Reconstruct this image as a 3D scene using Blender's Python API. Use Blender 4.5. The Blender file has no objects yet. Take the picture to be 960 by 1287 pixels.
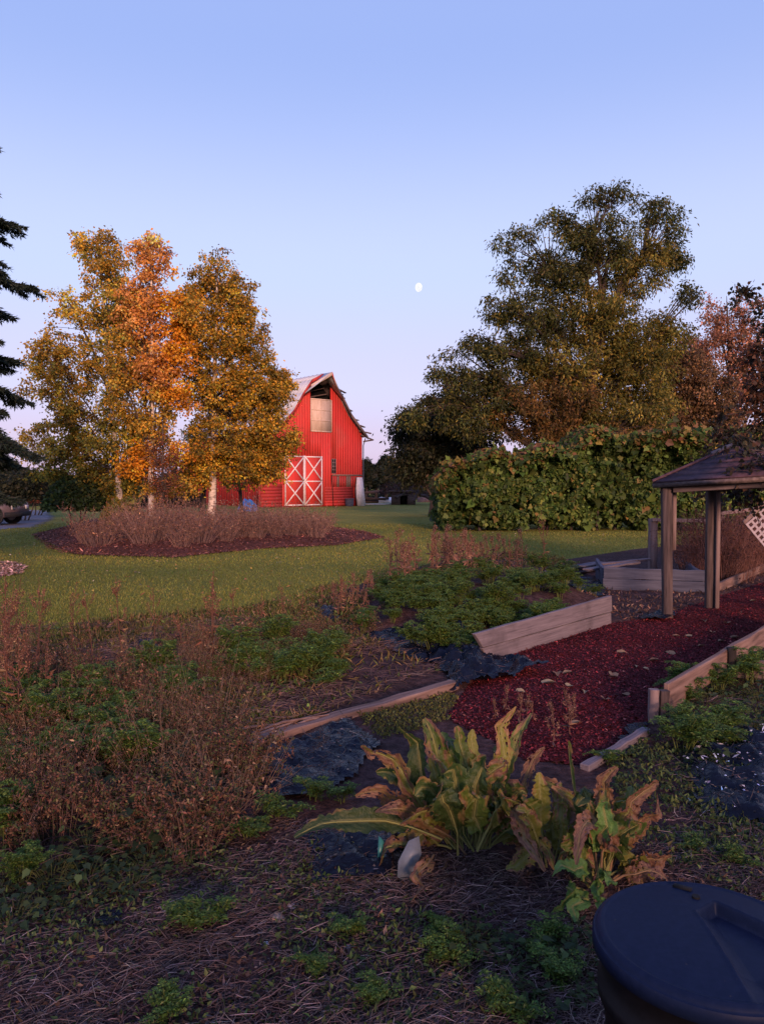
import bpy, bmesh, math, random
import numpy as np
from mathutils import Vector, Matrix, noise

# ------------------------------------------------------------------ camera
FPX, CX, CY, HOR, CAMH = 965.0, 480.0, 643.5, 611.0, 1.7
PITCH = math.atan((CY - HOR) / FPX)
scene = bpy.context.scene
cam_d = bpy.data.cameras.new("camera")
cam = bpy.data.objects.new("camera", cam_d)
scene.collection.objects.link(cam)
cam.location = (0, 0, CAMH)
cam.rotation_euler = (math.pi / 2 - PITCH, 0, 0)
cam_d.sensor_fit = 'VERTICAL'
cam_d.sensor_height = 24.0
cam_d.lens = FPX / 1287.0 * 24.0
cam_d.clip_start = 0.05
cam_d.clip_end = 20000
scene.camera = cam
scene.render.resolution_x = 763
scene.render.resolution_y = 1024

def lin(r, g, b):
    f = lambda c: (c / 255 / 12.92) if c / 255 <= 0.04045 else ((c / 255 + 0.055) / 1.055) ** 2.4
    return (f(r), f(g), f(b), 1)

# ------------------------------------------------------------------ world, sun
SUN_EL, SUN_AZ = math.radians(13), math.radians(168)      # azimuth clockwise from +Y (view direction)
W = bpy.data.worlds.new("World"); scene.world = W
W.use_nodes = True
nt = W.node_tree; nt.nodes.clear()
out = nt.nodes.new('ShaderNodeOutputWorld')
sky = nt.nodes.new('ShaderNodeTexSky'); sky.sky_type = 'NISHITA'; sky.sun_disc = False
sky.sun_elevation = SUN_EL; sky.sun_rotation = SUN_AZ
bg1 = nt.nodes.new('ShaderNodeBackground'); bg1.inputs['Strength'].default_value = 0.03
nt.links.new(sky.outputs[0], bg1.inputs['Color'])
tc = nt.nodes.new('ShaderNodeTexCoord')
sx = nt.nodes.new('ShaderNodeSeparateXYZ'); nt.links.new(tc.outputs['Generated'], sx.inputs[0])
ramp = nt.nodes.new('ShaderNodeValToRGB'); nt.links.new(sx.outputs['Z'], ramp.inputs[0])
cr = ramp.color_ramp; cr.interpolation = 'EASE'
stops = [(0.0, lin(182, 154, 198)), (0.05, lin(193, 171, 214)), (0.13, lin(195, 188, 230)), (0.27, lin(187, 197, 239)), (0.5, lin(148, 168, 227)), (1.0, lin(108, 132, 212))]
cr.elements[0].position, cr.elements[0].color = stops[0]
cr.elements[1].position, cr.elements[1].color = stops[-1]
for p, c in stops[1:-1]:
    e = cr.elements.new(p); e.color = c
bg2 = nt.nodes.new('ShaderNodeBackground'); bg2.inputs['Strength'].default_value = 0.97
nt.links.new(ramp.outputs[0], bg2.inputs['Color'])
addw = nt.nodes.new('ShaderNodeAddShader')
nt.links.new(bg1.outputs[0], addw.inputs[0]); nt.links.new(bg2.outputs[0], addw.inputs[1])
nt.links.new(addw.outputs[0], out.inputs['Surface'])

sun_d = bpy.data.lights.new("sun", 'SUN'); sun = bpy.data.objects.new("sun", sun_d)
scene.collection.objects.link(sun)
sun_d.energy = 4.6; sun_d.angle = math.radians(12); sun_d.color = (1.0, 0.56, 0.40)
sdir = Vector((math.sin(SUN_AZ) * math.cos(SUN_EL), math.cos(SUN_AZ) * math.cos(SUN_EL), math.sin(SUN_EL)))
sun.rotation_euler = sdir.to_track_quat('Z', 'Y').to_euler()
sun.location = (0, 0, 30)

scene.view_settings.view_transform = 'Standard'
scene.view_settings.look = 'None'
scene.view_settings.exposure = 0.17
scene.view_settings.gamma = 1.0
scene.render.engine = 'CYCLES'
scene.cycles.max_bounces = 6
scene.cycles.diffuse_bounces = 3
scene.cycles.transmission_bounces = 3
scene.cycles.transparent_max_bounces = 4

# ------------------------------------------------------------------ pixels to places
def ray(px, py):
    x, y = (px - CX) / FPX, (CY - py) / FPX
    c, s = math.cos(PITCH), math.sin(PITCH)
    return Vector((x, c + y * s, -s + y * c))
CAM = Vector((0, 0, CAMH))
def G(px, py, z=0.0):
    d = ray(px, py); return CAM + d * ((z - CAMH) / d.z)
def P(px, py, Y):
    d = ray(px, py); return CAM + d * (Y / d.y)
def VP(px, py, A, B):
    d = ray(px, py); n = Vector((-(B.y - A.y), B.x - A.x, 0))
    t = n.dot(Vector((A.x, A.y, 0)) - Vector((0, 0, 0))) / n.dot(Vector((d.x, d.y, 0)))
    return CAM + d * t
def Z(py, Y):                      # height of a pixel row at distance Y
    return P(480, py, Y).z

# ------------------------------------------------------------------ mesh helpers
RNG = np.random.default_rng(11)
COL = scene.collection
def tag(o, label=None, cat=None, group=None, kind=None):
    if label: o['label'] = label
    if cat: o['category'] = cat
    if group: o['group'] = group
    if kind: o['kind'] = kind
    return o
def root(name, loc, label, cat, group=None):
    o = bpy.data.objects.new(name, None); COL.objects.link(o)
    o.location = loc; o.empty_display_size = 0.2
    return tag(o, label, cat, group)
def dup(o, loc=None, rz=0.0, sc=1.0, parent=None):
    c = o.copy(); COL.objects.link(c)
    if parent is not None: c.parent = parent
    if loc is not None:
        c.location = loc; c.rotation_euler = (0, 0, rz); c.scale = (sc, sc, sc) if np.isscalar(sc) else sc
    for ch in o.children: dup(ch, parent=c)
    return c

class MB:
    def __init__(s): s.v = []; s.f = {3: [], 4: []}; s.c = []; s.n = 0
    def add(s, v, f, c=None):
        v = np.asarray(v, float).reshape(-1, 3); f = np.asarray(f, int)
        if c is None: c = np.ones(3)
        c = np.asarray(c, float)
        if c.ndim == 1: c = np.tile(c, (len(v), 1))
        s.v.append(v); s.c.append(c); s.f[f.shape[1]].append(f + s.n); s.n += len(v)
        return s
    def build(s, name, mat, parent=None, origin=(0, 0, 0), smooth=False, top=None):
        v = np.concatenate(s.v) - np.asarray(origin, float); c = np.concatenate(s.c)
        me = bpy.data.meshes.new(name)
        loops, starts, k = [], [], 0
        for n in (3, 4):
            if s.f[n]:
                f = np.concatenate(s.f[n]); loops.append(f.ravel())
                starts.append(k + np.arange(len(f)) * n); k += f.size
        loops = np.concatenate(loops); starts = np.concatenate(starts)
        me.vertices.add(len(v)); me.vertices.foreach_set('co', v.ravel())
        me.loops.add(len(loops)); me.loops.foreach_set('vertex_index', loops.astype(np.int32))
        me.polygons.add(len(starts)); me.polygons.foreach_set('loop_start', starts.astype(np.int32))
        if smooth: me.polygons.foreach_set('use_smooth', np.ones(len(starts), bool))
        at = me.attributes.new('Col', 'FLOAT_COLOR', 'POINT')
        at.data.foreach_set('color', np.concatenate([c, np.ones((len(c), 1))], 1).ravel())
        me.update(calc_edges=True); me.validate()
        me.materials.append(mat)
        o = bpy.data.objects.new(name, me); COL.objects.link(o)
        if parent is not None: o.parent = parent
        else: o.location = origin
        return o

def tube(mb, pts, rad, sides=5, c=None, cap=True):
    pts = np.asarray(pts, float); n = len(pts)
    rad = np.full(n, rad) if np.isscalar(rad) else np.asarray(rad, float)
    d = np.gradient(pts, axis=0); d /= np.linalg.norm(d, axis=1)[:, None] + 1e-9
    ref = np.array([0.31, 0.95, 0.05]) if abs(d[0][2]) > 0.7 else np.array([0, 0, 1.0])
    a = np.cross(d, ref); a /= np.linalg.norm(a, axis=1)[:, None] + 1e-9
    b = np.cross(d, a)
    t = np.arange(sides) * 2 * math.pi / sides
    ring = pts[:, None] + rad[:, None, None] * (np.cos(t)[None, :, None] * a[:, None] + np.sin(t)[None, :, None] * b[:, None])
    i = np.arange(n - 1)[:, None] * sides; j = np.arange(sides)[None]
    f = np.stack([i + j, i + (j + 1) % sides, i + sides + (j + 1) % sides, i + sides + j], -1).reshape(-1, 4)
    mb.add(ring.reshape(-1, 3), f, c)
    if cap and sides >= 3:
        for e in (0, n - 1):
            v = np.concatenate([ring[e], pts[e:e + 1]])
            mb.add(v, [[q, (q + 1) % sides, sides] for q in range(sides)], c)

BOXF = np.array([[0, 3, 2, 1], [4, 5, 6, 7], [0, 1, 5, 4], [1, 2, 6, 5], [2, 3, 7, 6], [3, 0, 4, 7]])
def hexa(mb, lo, hi, c=None):       # two quads (4 corners each), joined
    mb.add(np.array([list(p) for p in lo] + [list(p) for p in hi]), BOXF, c)
def box(mb, x0, x1, y0, y1, z0, z1, c=None):
    hexa(mb, [(x0, y0, z0), (x1, y0, z0), (x1, y1, z0), (x0, y1, z0)], [(x0, y0, z1), (x1, y0, z1), (x1, y1, z1), (x0, y1, z1)], c)

def unit(a): return a / (np.linalg.norm(a, axis=-1, keepdims=True) + 1e-9)
def rdir(n, rng=RNG): return unit(rng.normal(size=(n, 3)))

def leaves(mb, p, d, nrm, L, Wd, c, curl=0.1, fold=0.12, kind='diamond'):
    N = len(p); L = np.broadcast_to(L, (N,))[:, None]; Wd = np.broadcast_to(Wd, (N,))[:, None]
    d = unit(d); s = unit(np.cross(d, nrm)); nn = np.cross(s, d)
    if kind == 'diamond':
        v = np.stack([p, p + d * .42 * L + s * Wd / 2 + nn * fold * Wd, p + d * L - nn * curl * L, p + d * .42 * L - s * Wd / 2 + nn * fold * Wd], 1)
        base = np.array([[0, 2, 1], [0, 3, 2]]); k = 4
    else:                            # lobed leaf
        pr = [(0, 0, 0), (.02, .36, .5), (.42, .5, .6), (.62, .26, .4), (1, 0, -1), (.62, -.26, .4), (.42, -.5, .6), (.02, -.36, .5)]
        v = np.stack([p + d * a * L + s * b * Wd + nn * (h * fold * Wd if h > 0 else -curl * L * (a > .9)) for a, b, h in pr], 1)
        base = np.array([[0, 4, 3], [0, 3, 2], [0, 2, 1], [0, 5, 4], [0, 6, 5], [0, 7, 6]]); k = 8
    f = (np.arange(N)[:, None, None] * k + base[None]).reshape(-1, 3)
    mb.add(v.reshape(-1, 3), f, np.repeat(c, k, 0))

def pick(pal, n, rng=RNG, jit=.22):
    pal = np.asarray(pal, float); w = pal[:, 3] / pal[:, 3].sum()
    c = pal[rng.choice(len(pal), n, p=w), :3]
    return c * np.exp(rng.normal(0, jit, (n, 1))) * np.exp(rng.normal(0, .06, (n, 3)))

def bez(a, b, c, n):
    t = np.linspace(0, 1, n)[:, None]
    return (1 - t) ** 2 * np.asarray(a) + 2 * t * (1 - t) * np.asarray(b) + t ** 2 * np.asarray(c)

# ------------------------------------------------------------------ materials
def mat(name):
    m = bpy.data.materials.new(name); m.use_nodes = True
    n = m.node_tree; n.nodes.clear()
    o = n.nodes.new('ShaderNodeOutputMaterial'); b = n.nodes.new('ShaderNodeBsdfPrincipled')
    n.links.new(b.outputs[0], o.inputs[0])
    return m, n, b, o
def N_(n, t, **kw):
    x = n.nodes.new(t)
    for k, v in kw.items():
        if k in x.inputs: x.inputs[k].default_value = v
        else: setattr(x, k, v)
    return x
def noise_ramp(n, scale, stops, coord='Object', detail=6, stretch=None, rough=.6):
    tcn = n.nodes.new('ShaderNodeTexCoord'); src = tcn.outputs[coord]
    if stretch:
        mp = n.nodes.new('ShaderNodeMapping'); mp.inputs['Scale'].default_value = stretch
        n.links.new(src, mp.inputs[0]); src = mp.outputs[0]
        oi = n.nodes.new('ShaderNodeObjectInfo'); ml = N_(n, 'ShaderNodeMath', operation='MULTIPLY'); ml.inputs[1].default_value = 37
        n.links.new(oi.outputs['Random'], ml.inputs[0]); n.links.new(ml.outputs[0], mp.inputs['Location'])
    nz = N_(n, 'ShaderNodeTexNoise', Scale=scale, Detail=detail, Roughness=rough)
    n.links.new(src, nz.inputs['Vector'])
    r = n.nodes.new('ShaderNodeValToRGB'); n.links.new(nz.outputs[0], r.inputs[0])
    e = r.color_ramp.elements
    e[0].position, e[0].color = stops[0][0], (*stops[0][1], 1)
    e[1].position, e[1].color = stops[-1][0], (*stops[-1][1], 1)
    for p, c in stops[1:-1]:
        q = e.new(p); q.color = (*c, 1)
    return r, nz
def bump(n, b, src, strength, dist):
    bp = N_(n, 'ShaderNodeBump', Strength=strength, Distance=dist)
    n.links.new(src, bp.inputs['Height']); n.links.new(bp.outputs[0], b.inputs['Normal'])
    return bp

def m_leaf(name, trans=.42, rough=.55, spec=.25):
    m, n, b, o = mat(name)
    at = N_(n, 'ShaderNodeAttribute', attribute_name='Col')
    n.links.new(at.outputs['Color'], b.inputs['Base Color'])
    b.inputs['Roughness'].default_value = rough; b.inputs['Specular IOR Level'].default_value = spec
    if trans:
        tr = n.nodes.new('ShaderNodeBsdfTranslucent'); n.links.new(at.outputs['Color'], tr.inputs[0])
        mx = n.nodes.new('ShaderNodeMixShader'); mx.inputs[0].default_value = trans
        n.links.new(b.outputs[0], mx.inputs[1]); n.links.new(tr.outputs[0], mx.inputs[2]); n.links.new(mx.outputs[0], o.inputs[0])
    return m
def m_noise(name, scale, stops, rough=.8, bs=.4, bd=.01, stretch=None, spec=.3, detail=6, bscale=None, coord='Object'):
    m, n, b, o = mat(name)
    r, nz = noise_ramp(n, scale, stops, stretch=stretch, detail=detail, coord=coord)
    n.links.new(r.outputs[0], b.inputs['Base Color'])
    b.inputs['Roughness'].default_value = rough; b.inputs['Specular IOR Level'].default_value = spec
    if bs:
        src = nz.outputs[0]
        if bscale:
            r2, nz2 = noise_ramp(n, bscale, stops, stretch=stretch, coord=coord); src = nz2.outputs[0]
        bump(n, b, src, bs, bd)
    return m
M = {}
M['leaf'] = m_leaf('leaf'); M['dry'] = m_leaf('dry_leaf', .2, .75, .1); M['needle'] = m_leaf('needle', .1, .6, .2)
M['bigleaf'] = m_leaf('broad_leaf', .4, .45, .4)
_n = M['bigleaf'].node_tree; _b = next(x for x in _n.nodes if x.type == 'BSDF_PRINCIPLED'); _r, _z = noise_ramp(_n, 55, [(.3, (0, 0, 0)), (.7, (1, 1, 1))], detail=4); bump(_n, _b, _z.outputs[0], .7, .012)
M['stem'] = m_leaf('stem', 0, .8, .15); M['bits'] = m_leaf('bits', 0, .8, .2)
M['bark'] = m_noise('bark', 6, [(.3, (.02, .015, .013)), (.6, (.07, .052, .045)), (.8, (.12, .095, .085))], .9, .6, .03, (1, 1, .25))
M['birch'] = m_noise('birch_bark', 9, [(.34, (.03, .025, .022)), (.44, (.42, .36, .31)), (.7, (.66, .58, .52))], .75, .3, .01, (.35, .35, 1.6))
M['wood'] = m_noise('weathered_wood', 5, [(.22, (.055, .044, .05)), (.42, (.135, .11, .122)), (.6, (.17, .14, .154)), (.82, (.23, .195, .21))], .85, .35, .004, (.5, 13, 13), .2, 8)
M['wood_dark'] = m_noise('dark_wood', 5, [(.25, (.03, .021, .02)), (.5, (.11, .08, .075)), (.8, (.21, .155, .145))], .85, .35, .006, (.35, 5, 5), .2, 8)
M['wood_warm'] = m_noise('split_wood', 5, [(.25, (.04, .024, .02)), (.5, (.17, .105, .085)), (.8, (.30, .2, .165))], .85, .45, .008, (.35, 5, 5), .2, 8)
M['wood_grey'] = m_noise('grey_board', 5, [(.25, (.035, .037, .055)), (.5, (.075, .078, .11)), (.8, (.12, .125, .165))], .85, .25, .004, (.35, 5, 5), .2, 8)
M['post'] = m_noise('post_wood', 5, [(.28, (.018, .013, .013)), (.5, (.068, .05, .05)), (.8, (.14, .105, .10))], .85, .35, .006, (5, 5, .35), .2, 8)
M['post_pale'] = m_noise('pale_post_wood', 5, [(.25, (.09, .062, .063)), (.5, (.18, .13, .128)), (.8, (.27, .205, .2))], .85, .3, .006, (5, 5, .35), .2, 8)
def m_paint(name, a, b_, st):
    return m_noise(name, 3, [(.2, a), (.5, b_), (.85, tuple(x * 1.12 for x in b_))], .7, .2, .004, st, .25, 8)
M['red'] = m_paint('red_paint', (.34, .026, .022), (.50, .036, .030), (3, 3, .3))
def weather(m, col, scale, lo, hi):          # faded patches over a paint
    n = m.node_tree; b = next(x for x in n.nodes if x.type == 'BSDF_PRINCIPLED'); src = b.inputs['Base Color'].links[0].from_socket
    r, _ = noise_ramp(n, scale, [(lo, (0, 0, 0)), (hi, (1, 1, 1))], detail=8); mx = N_(n, 'ShaderNodeMix', data_type='RGBA'); mx.inputs[7].default_value = (*col, 1)
    n.links.new(r.outputs[0], mx.inputs[0]); n.links.new(src, mx.inputs[6]); n.links.new(mx.outputs[2], b.inputs['Base Color'])
weather(M['red'], (.40, .075, .055), .55, .45, .85)
M['red_dark'] = m_paint('worn_red_paint', (.16, .03, .025), (.36, .035, .03), (3, 3, .4))
M['white'] = m_paint('white_paint', (.42, .36, .36), (.64, .58, .58), (2, 2, 2))
weather(M['wood'], (.05, .04, .043), 2.2, .52, .85)
M['tin'] = m_noise('tin_roof', 1.5, [(.3, (.34, .36, .40)), (.7, (.52, .54, .58))], .45, .1, .01, (1, 1, 1), .5)
M['lattice'] = m_noise('lattice_paint', 8, [(.3, (.24, .2, .23)), (.7, (.38, .34, .38))], .8, .1, .003)
M['tan'] = m_noise('plywood', 4, [(.3, (.44, .32, .25)), (.7, (.58, .45, .37))], .8, .1, .003, (1, 1, .3))
M['void'] = m_noise('old_timber', 4, [(.3, (.01, .008, .007)), (.7, (.03, .024, .02))], .9, 0)
M['shingle'] = m_noise('shingle', 14, [(.3, (.03, .016, .023)), (.55, (.07, .037, .05)), (.8, (.115, .07, .085))], .9, .5, .01)
def m_film():
    m, n, b, o = mat('weed_fabric')
    r, nz = noise_ramp(n, 10, [(.3, (.003, .004, .009)), (.7, (.007, .010, .022))]); n.links.new(r.outputs[0], b.inputs['Base Color'])
    b.inputs['Roughness'].default_value = .27; b.inputs['Specular IOR Level'].default_value = .12
    tcn = n.nodes.new('ShaderNodeTexCoord'); vo = N_(n, 'ShaderNodeTexVoronoi', Scale=6.0, feature='DISTANCE_TO_EDGE'); nzz = N_(n, 'ShaderNodeTexNoise', Scale=14.0, Detail=2.0, Distortion=1.5)
    mxv = N_(n, 'ShaderNodeMix', data_type='VECTOR'); mxv.inputs[0].default_value = .25
    n.links.new(tcn.outputs['Object'], nzz.inputs['Vector']); n.links.new(tcn.outputs['Object'], mxv.inputs[4]); n.links.new(nzz.outputs['Color'], mxv.inputs[5]); n.links.new(mxv.outputs[1], vo.inputs['Vector'])
    ad = N_(n, 'ShaderNodeMath', operation='ADD'); n.links.new(vo.outputs['Distance'], ad.inputs[0]); n.links.new(nz.outputs[0], ad.inputs[1])
    bump(n, b, nzz.outputs[0], .35, .06); return m
M['film'] = m_film()
M['bin'] = m_noise('bin_plastic', 60, [(.3, (.005, .010, .030)), (.7, (.008, .014, .040))], .5, .15, .002, None, .08)
weather(M['bin'], (.035, .035, .042), 90, .66, .74)
M['bin_side'] = m_noise('bin_side_plastic', 40, [(.3, (.004, .004, .005)), (.7, (.007, .007, .009))], .55, .1, .002, None, .12)
M['hole'] = m_noise('opening_shade', 40, [(.3, (.002, .002, .003)), (.7, (.003, .003, .004))], .8, 0)  # near-black colour stands in for the shade inside openings and slots
M['asphalt'] = m_noise('asphalt', 30, [(.3, (.10, .095, .11)), (.7, (.17, .16, .185))], .85, .3, .01)
# ------------------------------------------------------------------ ground sheets
def m_ground(name, stops, scale, big, bigscale, bs=.6, bd=.02, rough=.95, bscale=40, spec=.12):
    m, n, b, o = mat(name)
    r, nz = noise_ramp(n, scale, stops, coord='Object', detail=8)
    r2, nz2 = noise_ramp(n, bigscale, [(.3, big[0]), (.7, big[1])], coord='Object', detail=4)
    mx = N_(n, 'ShaderNodeMix', data_type='RGBA', blend_type='MULTIPLY'); mx.inputs[0].default_value = 1
    n.links.new(r.outputs[0], mx.inputs[6]); n.links.new(r2.outputs[0], mx.inputs[7])
    n.links.new(mx.outputs[2], b.inputs['Base Color'])
    b.inputs['Roughness'].default_value = rough; b.inputs['Specular IOR Level'].default_value = spec
    r3, nz3 = noise_ramp(n, bscale, [(.3, (0, 0, 0)), (.7, (1, 1, 1))], coord='Object', detail=8)
    bump(n, b, nz3.outputs[0], bs, bd)
    return m
M['lawn'] = m_ground('lawn', [(.3, (.12, .132, .024)), (.5, (.19, .2, .04)), (.75, (.25, .245, .06))], 14, ((.75, .82, .85), (1.25, 1.1, 1.0)), .35, 1, .05)
M['soil'] = m_ground('soil', [(.3, (.022, .012, .012)), (.52, (.06, .035, .034)), (.75, (.12, .076, .072))], 16, ((.7, .7, .7), (1.3, 1.15, 1.15)), .9, 1, .03)
M['mulch'] = m_ground('mulch', [(.3, (.03, .005, .008)), (.55, (.08, .011, .015)), (.78, (.14, .025, .03))], 30, ((.55, .5, .55), (1.2, 1.0, 1.0)), .7, 1, .03)
M['bark_mulch'] = m_ground('bark_mulch', [(.3, (.05, .021, .017)), (.55, (.13, .05, .038)), (.78, (.23, .1, .075))], 12, ((.6, .6, .6), (1.2, 1.1, 1.1)), .5, 1, .04)

def in_poly(x, y, poly):
    poly = np.asarray(poly); r = np.zeros(np.shape(x), bool); j = len(poly) - 1
    for i in range(len(poly)):
        xi, yi = poly[i]; xj, yj = poly[j]
        if yi != yj:
            r ^= ((yi > y) != (yj > y)) & (x < (xj - xi) * (y - yi) / (yj - yi) + xi)
        j = i
    return r
def edge_dist(x, y, poly):
    poly = np.asarray(poly); best = np.full(np.shape(x), 1e9)
    for i in range(len(poly)):
        a = poly[i]; b = poly[(i + 1) % len(poly)]; ab = b - a
        t = np.clip(((x - a[0]) * ab[0] + (y - a[1]) * ab[1]) / (ab @ ab + 1e-12), 0, 1)
        best = np.minimum(best, np.hypot(x - a[0] - t * ab[0], y - a[1] - t * ab[1]))
    return best
class VNoise:                        # smooth value noise on a grid
    def __init__(s, seed): s.t = np.random.default_rng(seed).random((256, 256))
    def __call__(s, x, y, sc):
        x = np.asarray(x) * sc + 91.3; y = np.asarray(y) * sc + 47.7
        i = np.floor(x).astype(int); j = np.floor(y).astype(int); u = x - i; v = y - j
        u = u * u * (3 - 2 * u); v = v * v * (3 - 2 * v); t = s.t
        g = lambda a, b: t[a % 256, b % 256]
        return (g(i, j) * (1 - u) + g(i + 1, j) * u) * (1 - v) + (g(i, j + 1) * (1 - u) + g(i + 1, j + 1) * u) * v
    def fbm(s, x, y, sc, o=4):
        r = 0; a = .5
        for k in range(o): r = r + a * (s(x, y, sc * 2 ** k + k * .13) - .5); a *= .5
        return r
VN = VNoise(3)
def gp(l): return [tuple(G(*q).xy) for q in l]

GARDEN = gp([(-60, 828), (120, 802), (300, 784), (400, 755), (480, 724), (560, 704), (650, 697), (700, 705), (800, 690), (960, 676)]) + [(11, 25), (11, .3), (-9, .3), (-9, 8)]
BED = gp([(450, 800), (600, 812), (765, 760), (725, 742), (600, 722), (470, 735)])
PATH = gp([(560, 905), (612, 834), (700, 806), (764, 786), (830, 778), (900, 752), (1010, 718), (1090, 745), (960, 806), (880, 842), (822, 905), (800, 930), (740, 968), (660, 960)])
DARKP = gp([(764, 786), (768, 752), (885, 747), (960, 712), (1010, 716), (905, 752), (840, 792), (800, 790)])
def soil_h(x, y):
    h = .02 + .07 * (VN.fbm(x, y, 1.1, 5)) + .035 * VN.fbm(x, y, 7, 3)
    d = edge_dist(x, y, GARDEN); h = h * np.clip(d / .6, 0, 1) + .005
    bd = edge_dist(x, y, BED); ins = in_poly(x, y, BED)
    h = h + np.where(ins, np.clip(bd / .5, 0, 1) * .2, 0)
    pd = edge_dist(x, y, PATH); pin = in_poly(x, y, PATH)
    h = np.where(pin, np.minimum(h, .01), h)
    return np.maximum(h, .004)
def sheet(name, poly, step, hfun, mat_, holes=None, zmin=0):
    poly = np.asarray(poly); x0, y0 = poly.min(0) - step; x1, y1 = poly.max(0) + step
    xs = np.arange(x0, x1, step); ys = np.arange(y0, y1, step)
    X, Y = np.meshgrid(xs, ys, indexing='ij')
    Zs = hfun(X, Y); idx = np.arange(X.size).reshape(X.shape)
    f = np.stack([idx[:-1, :-1], idx[1:, :-1], idx[1:, 1:], idx[:-1, 1:]], -1).reshape(-1, 4)
    cx = (X[:-1, :-1] + step / 2).ravel(); cy = (Y[:-1, :-1] + step / 2).ravel()
    wob = .12 * VN.fbm(cx, cy, 2.5, 3)
    ok = in_poly(cx + wob, cy + wob, poly)
    f = f[ok]; used = np.unique(f); re = np.full(X.size, -1); re[used] = np.arange(len(used))
    mb = MB(); mb.add(np.stack([X, Y, Zs], -1).reshape(-1, 3)[used], re[f])
    return tag(mb.build(name, mat_, smooth=True), kind='structure')

g = MB()
# the ground: a sheet to the horizon, finer near by
R = [0, 4, 9, 16, 26, 40, 70, 120, 250, 600, 1500, 6000]; NA = 48; vv = [(0, 0, 0)]; ff = []
for r in R[1:]:
    vv += [(r * math.sin(k * 2 * math.pi / NA), r * math.cos(k * 2 * math.pi / NA), 0) for k in range(NA)]
g.add(vv, [[0, 1 + (k + 1) % NA, 1 + k] for k in range(NA)])
g2 = [[1 + i * NA + k, 1 + i * NA + (k + 1) % NA, 1 + (i + 1) * NA + (k + 1) % NA, 1 + (i + 1) * NA + k] for i in range(len(R) - 2) for k in range(NA)]
g.f[4].append(np.array(g2))
tag(g.build('lawn', M['lawn']), kind='structure')
sheet('garden_soil', GARDEN, .05, soil_h, M['soil'])
def path_h(x, y):
    d = edge_dist(x, y, PATH)
    return .022 + np.clip(d / .3, 0, 1) * (.03 + .06 * VN.fbm(x, y, 2.2, 4) + .03 * VN.fbm(x, y, 14, 2))
sheet('mulch_path', PATH, .04, path_h, M['mulch'])
ISLE = gp([(75, 690), (100, 698), (220, 701), (330, 690), (420, 686), (484, 676), (462, 669), (400, 662), (300, 652), (120, 652), (40, 672)])
def isle_h(x, y):
    d = edge_dist(x, y, ISLE); return .006 + np.clip(d / 1.5, 0, 1) * .18 + np.clip(d / .5, 0, 1) * .12 * (VN.fbm(x, y, 1.3, 4) + .25)
sheet('mulch_bed', ISLE, .15, isle_h, M['bark_mulch'])
DRIVE = gp([(58, 642), (66, 652), (40, 663), (-400, 690), (-600, 640), (-100, 634)])
sheet('driveway', DRIVE, .5, lambda x, y: .012 + 0 * x, M['asphalt'])

# ------------------------------------------------------------------ moon
mp_ = CAM + ray(526, 361).normalized() * 4000
mbm = MB(); th = np.linspace(0, math.pi, 17); ph = np.arange(32) * 2 * math.pi / 32
sv = np.stack([np.sin(th)[:, None] * np.cos(ph), np.sin(th)[:, None] * np.sin(ph), np.cos(th)[:, None] * np.ones(32)], -1)
ij = [[i * 32 + j, i * 32 + (j + 1) % 32, (i + 1) * 32 + (j + 1) % 32, (i + 1) * 32 + j] for i in range(16) for j in range(32)]
RM = 5.3 / FPX * 4000
sv[..., 0] *= .78
mbm.add(sv.reshape(-1, 3) * RM + np.array(mp_), ij)
mm, n, b, o = mat('moon'); em = n.nodes.new('ShaderNodeEmission'); r_, _ = noise_ramp(n, .05, [(.38, (.70, .71, .76)), (.58, (1, .98, .95))])
n.links.new(r_.outputs[0], em.inputs[0]); em.inputs[1].default_value = 1.1; n.links.new(em.outputs[0], o.inputs[0])
tag(mbm.build('moon', mm, origin=tuple(mp_), smooth=True), 'pale waxing moon hanging in the clear dusk sky', 'moon')
# ------------------------------------------------------------------ barn
BA = math.radians(40); U = Vector((math.cos(BA), math.sin(BA), 0)); D = Vector((-math.sin(BA), math.cos(BA), 0)); NRM = -D
BC = G(403, 636.6); BC = P(403, 611, 64.0); BC.z = 0
BB = BC + U
def S(px, py):                       # pixel -> (s, z) on the gable plane
    p = VP(px, py, BC, BB); return (p - BC).dot(U), p.z
def W3(s, z, off=0.0): return BC + U * s + Vector((0, 0, z)) + NRM * off
rp = [S(403, 472), S(417, 482.5), S(427, 500), S(437.5, 522), S(455, 546)]
prof = [(-s, z) for s, z in rp[::-1]] + rp[1:]          # left eave .. apex .. right eave
HW = rp[-1][0]; ZE = rp[-1][1]; ZA = rp[0][1]; LB = 15.0
def roof_z(s):
    return float(np.interp(s, [q[0] for q in prof], [q[1] for q in prof]))
barn = root('barn', BC, 'tall red wooden barn with hay hood and white cross-braced door', 'barn')
def bpart(name, mb, m, parent=None): 
    if parent is None: return mb.build(name, m, barn, tuple(BC))
    return mb.build(name, m, parent, tuple(BC))
def slab(mb, poly, o0, o1):          # convex polygon in (s,z) between offsets
    a = [W3(s, z, o0) for s, z in poly]; b = [W3(s, z, o1) for s, z in poly]; k = len(a)
    v = [list(p) for p in a + b]
    mb.add(v, [[0, i + 1, i] for i in range(1, k - 1)] + [[k, k + i, k + i + 1] for i in range(1, k - 1)])
    mb.f[4].append(np.array([[i, (i + 1) % k, k + (i + 1) % k, k + i] for i in range(k)]) + mb.n - 2 * k)
hd0, hd1 = S(390, 501), S(416, 543)

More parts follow.
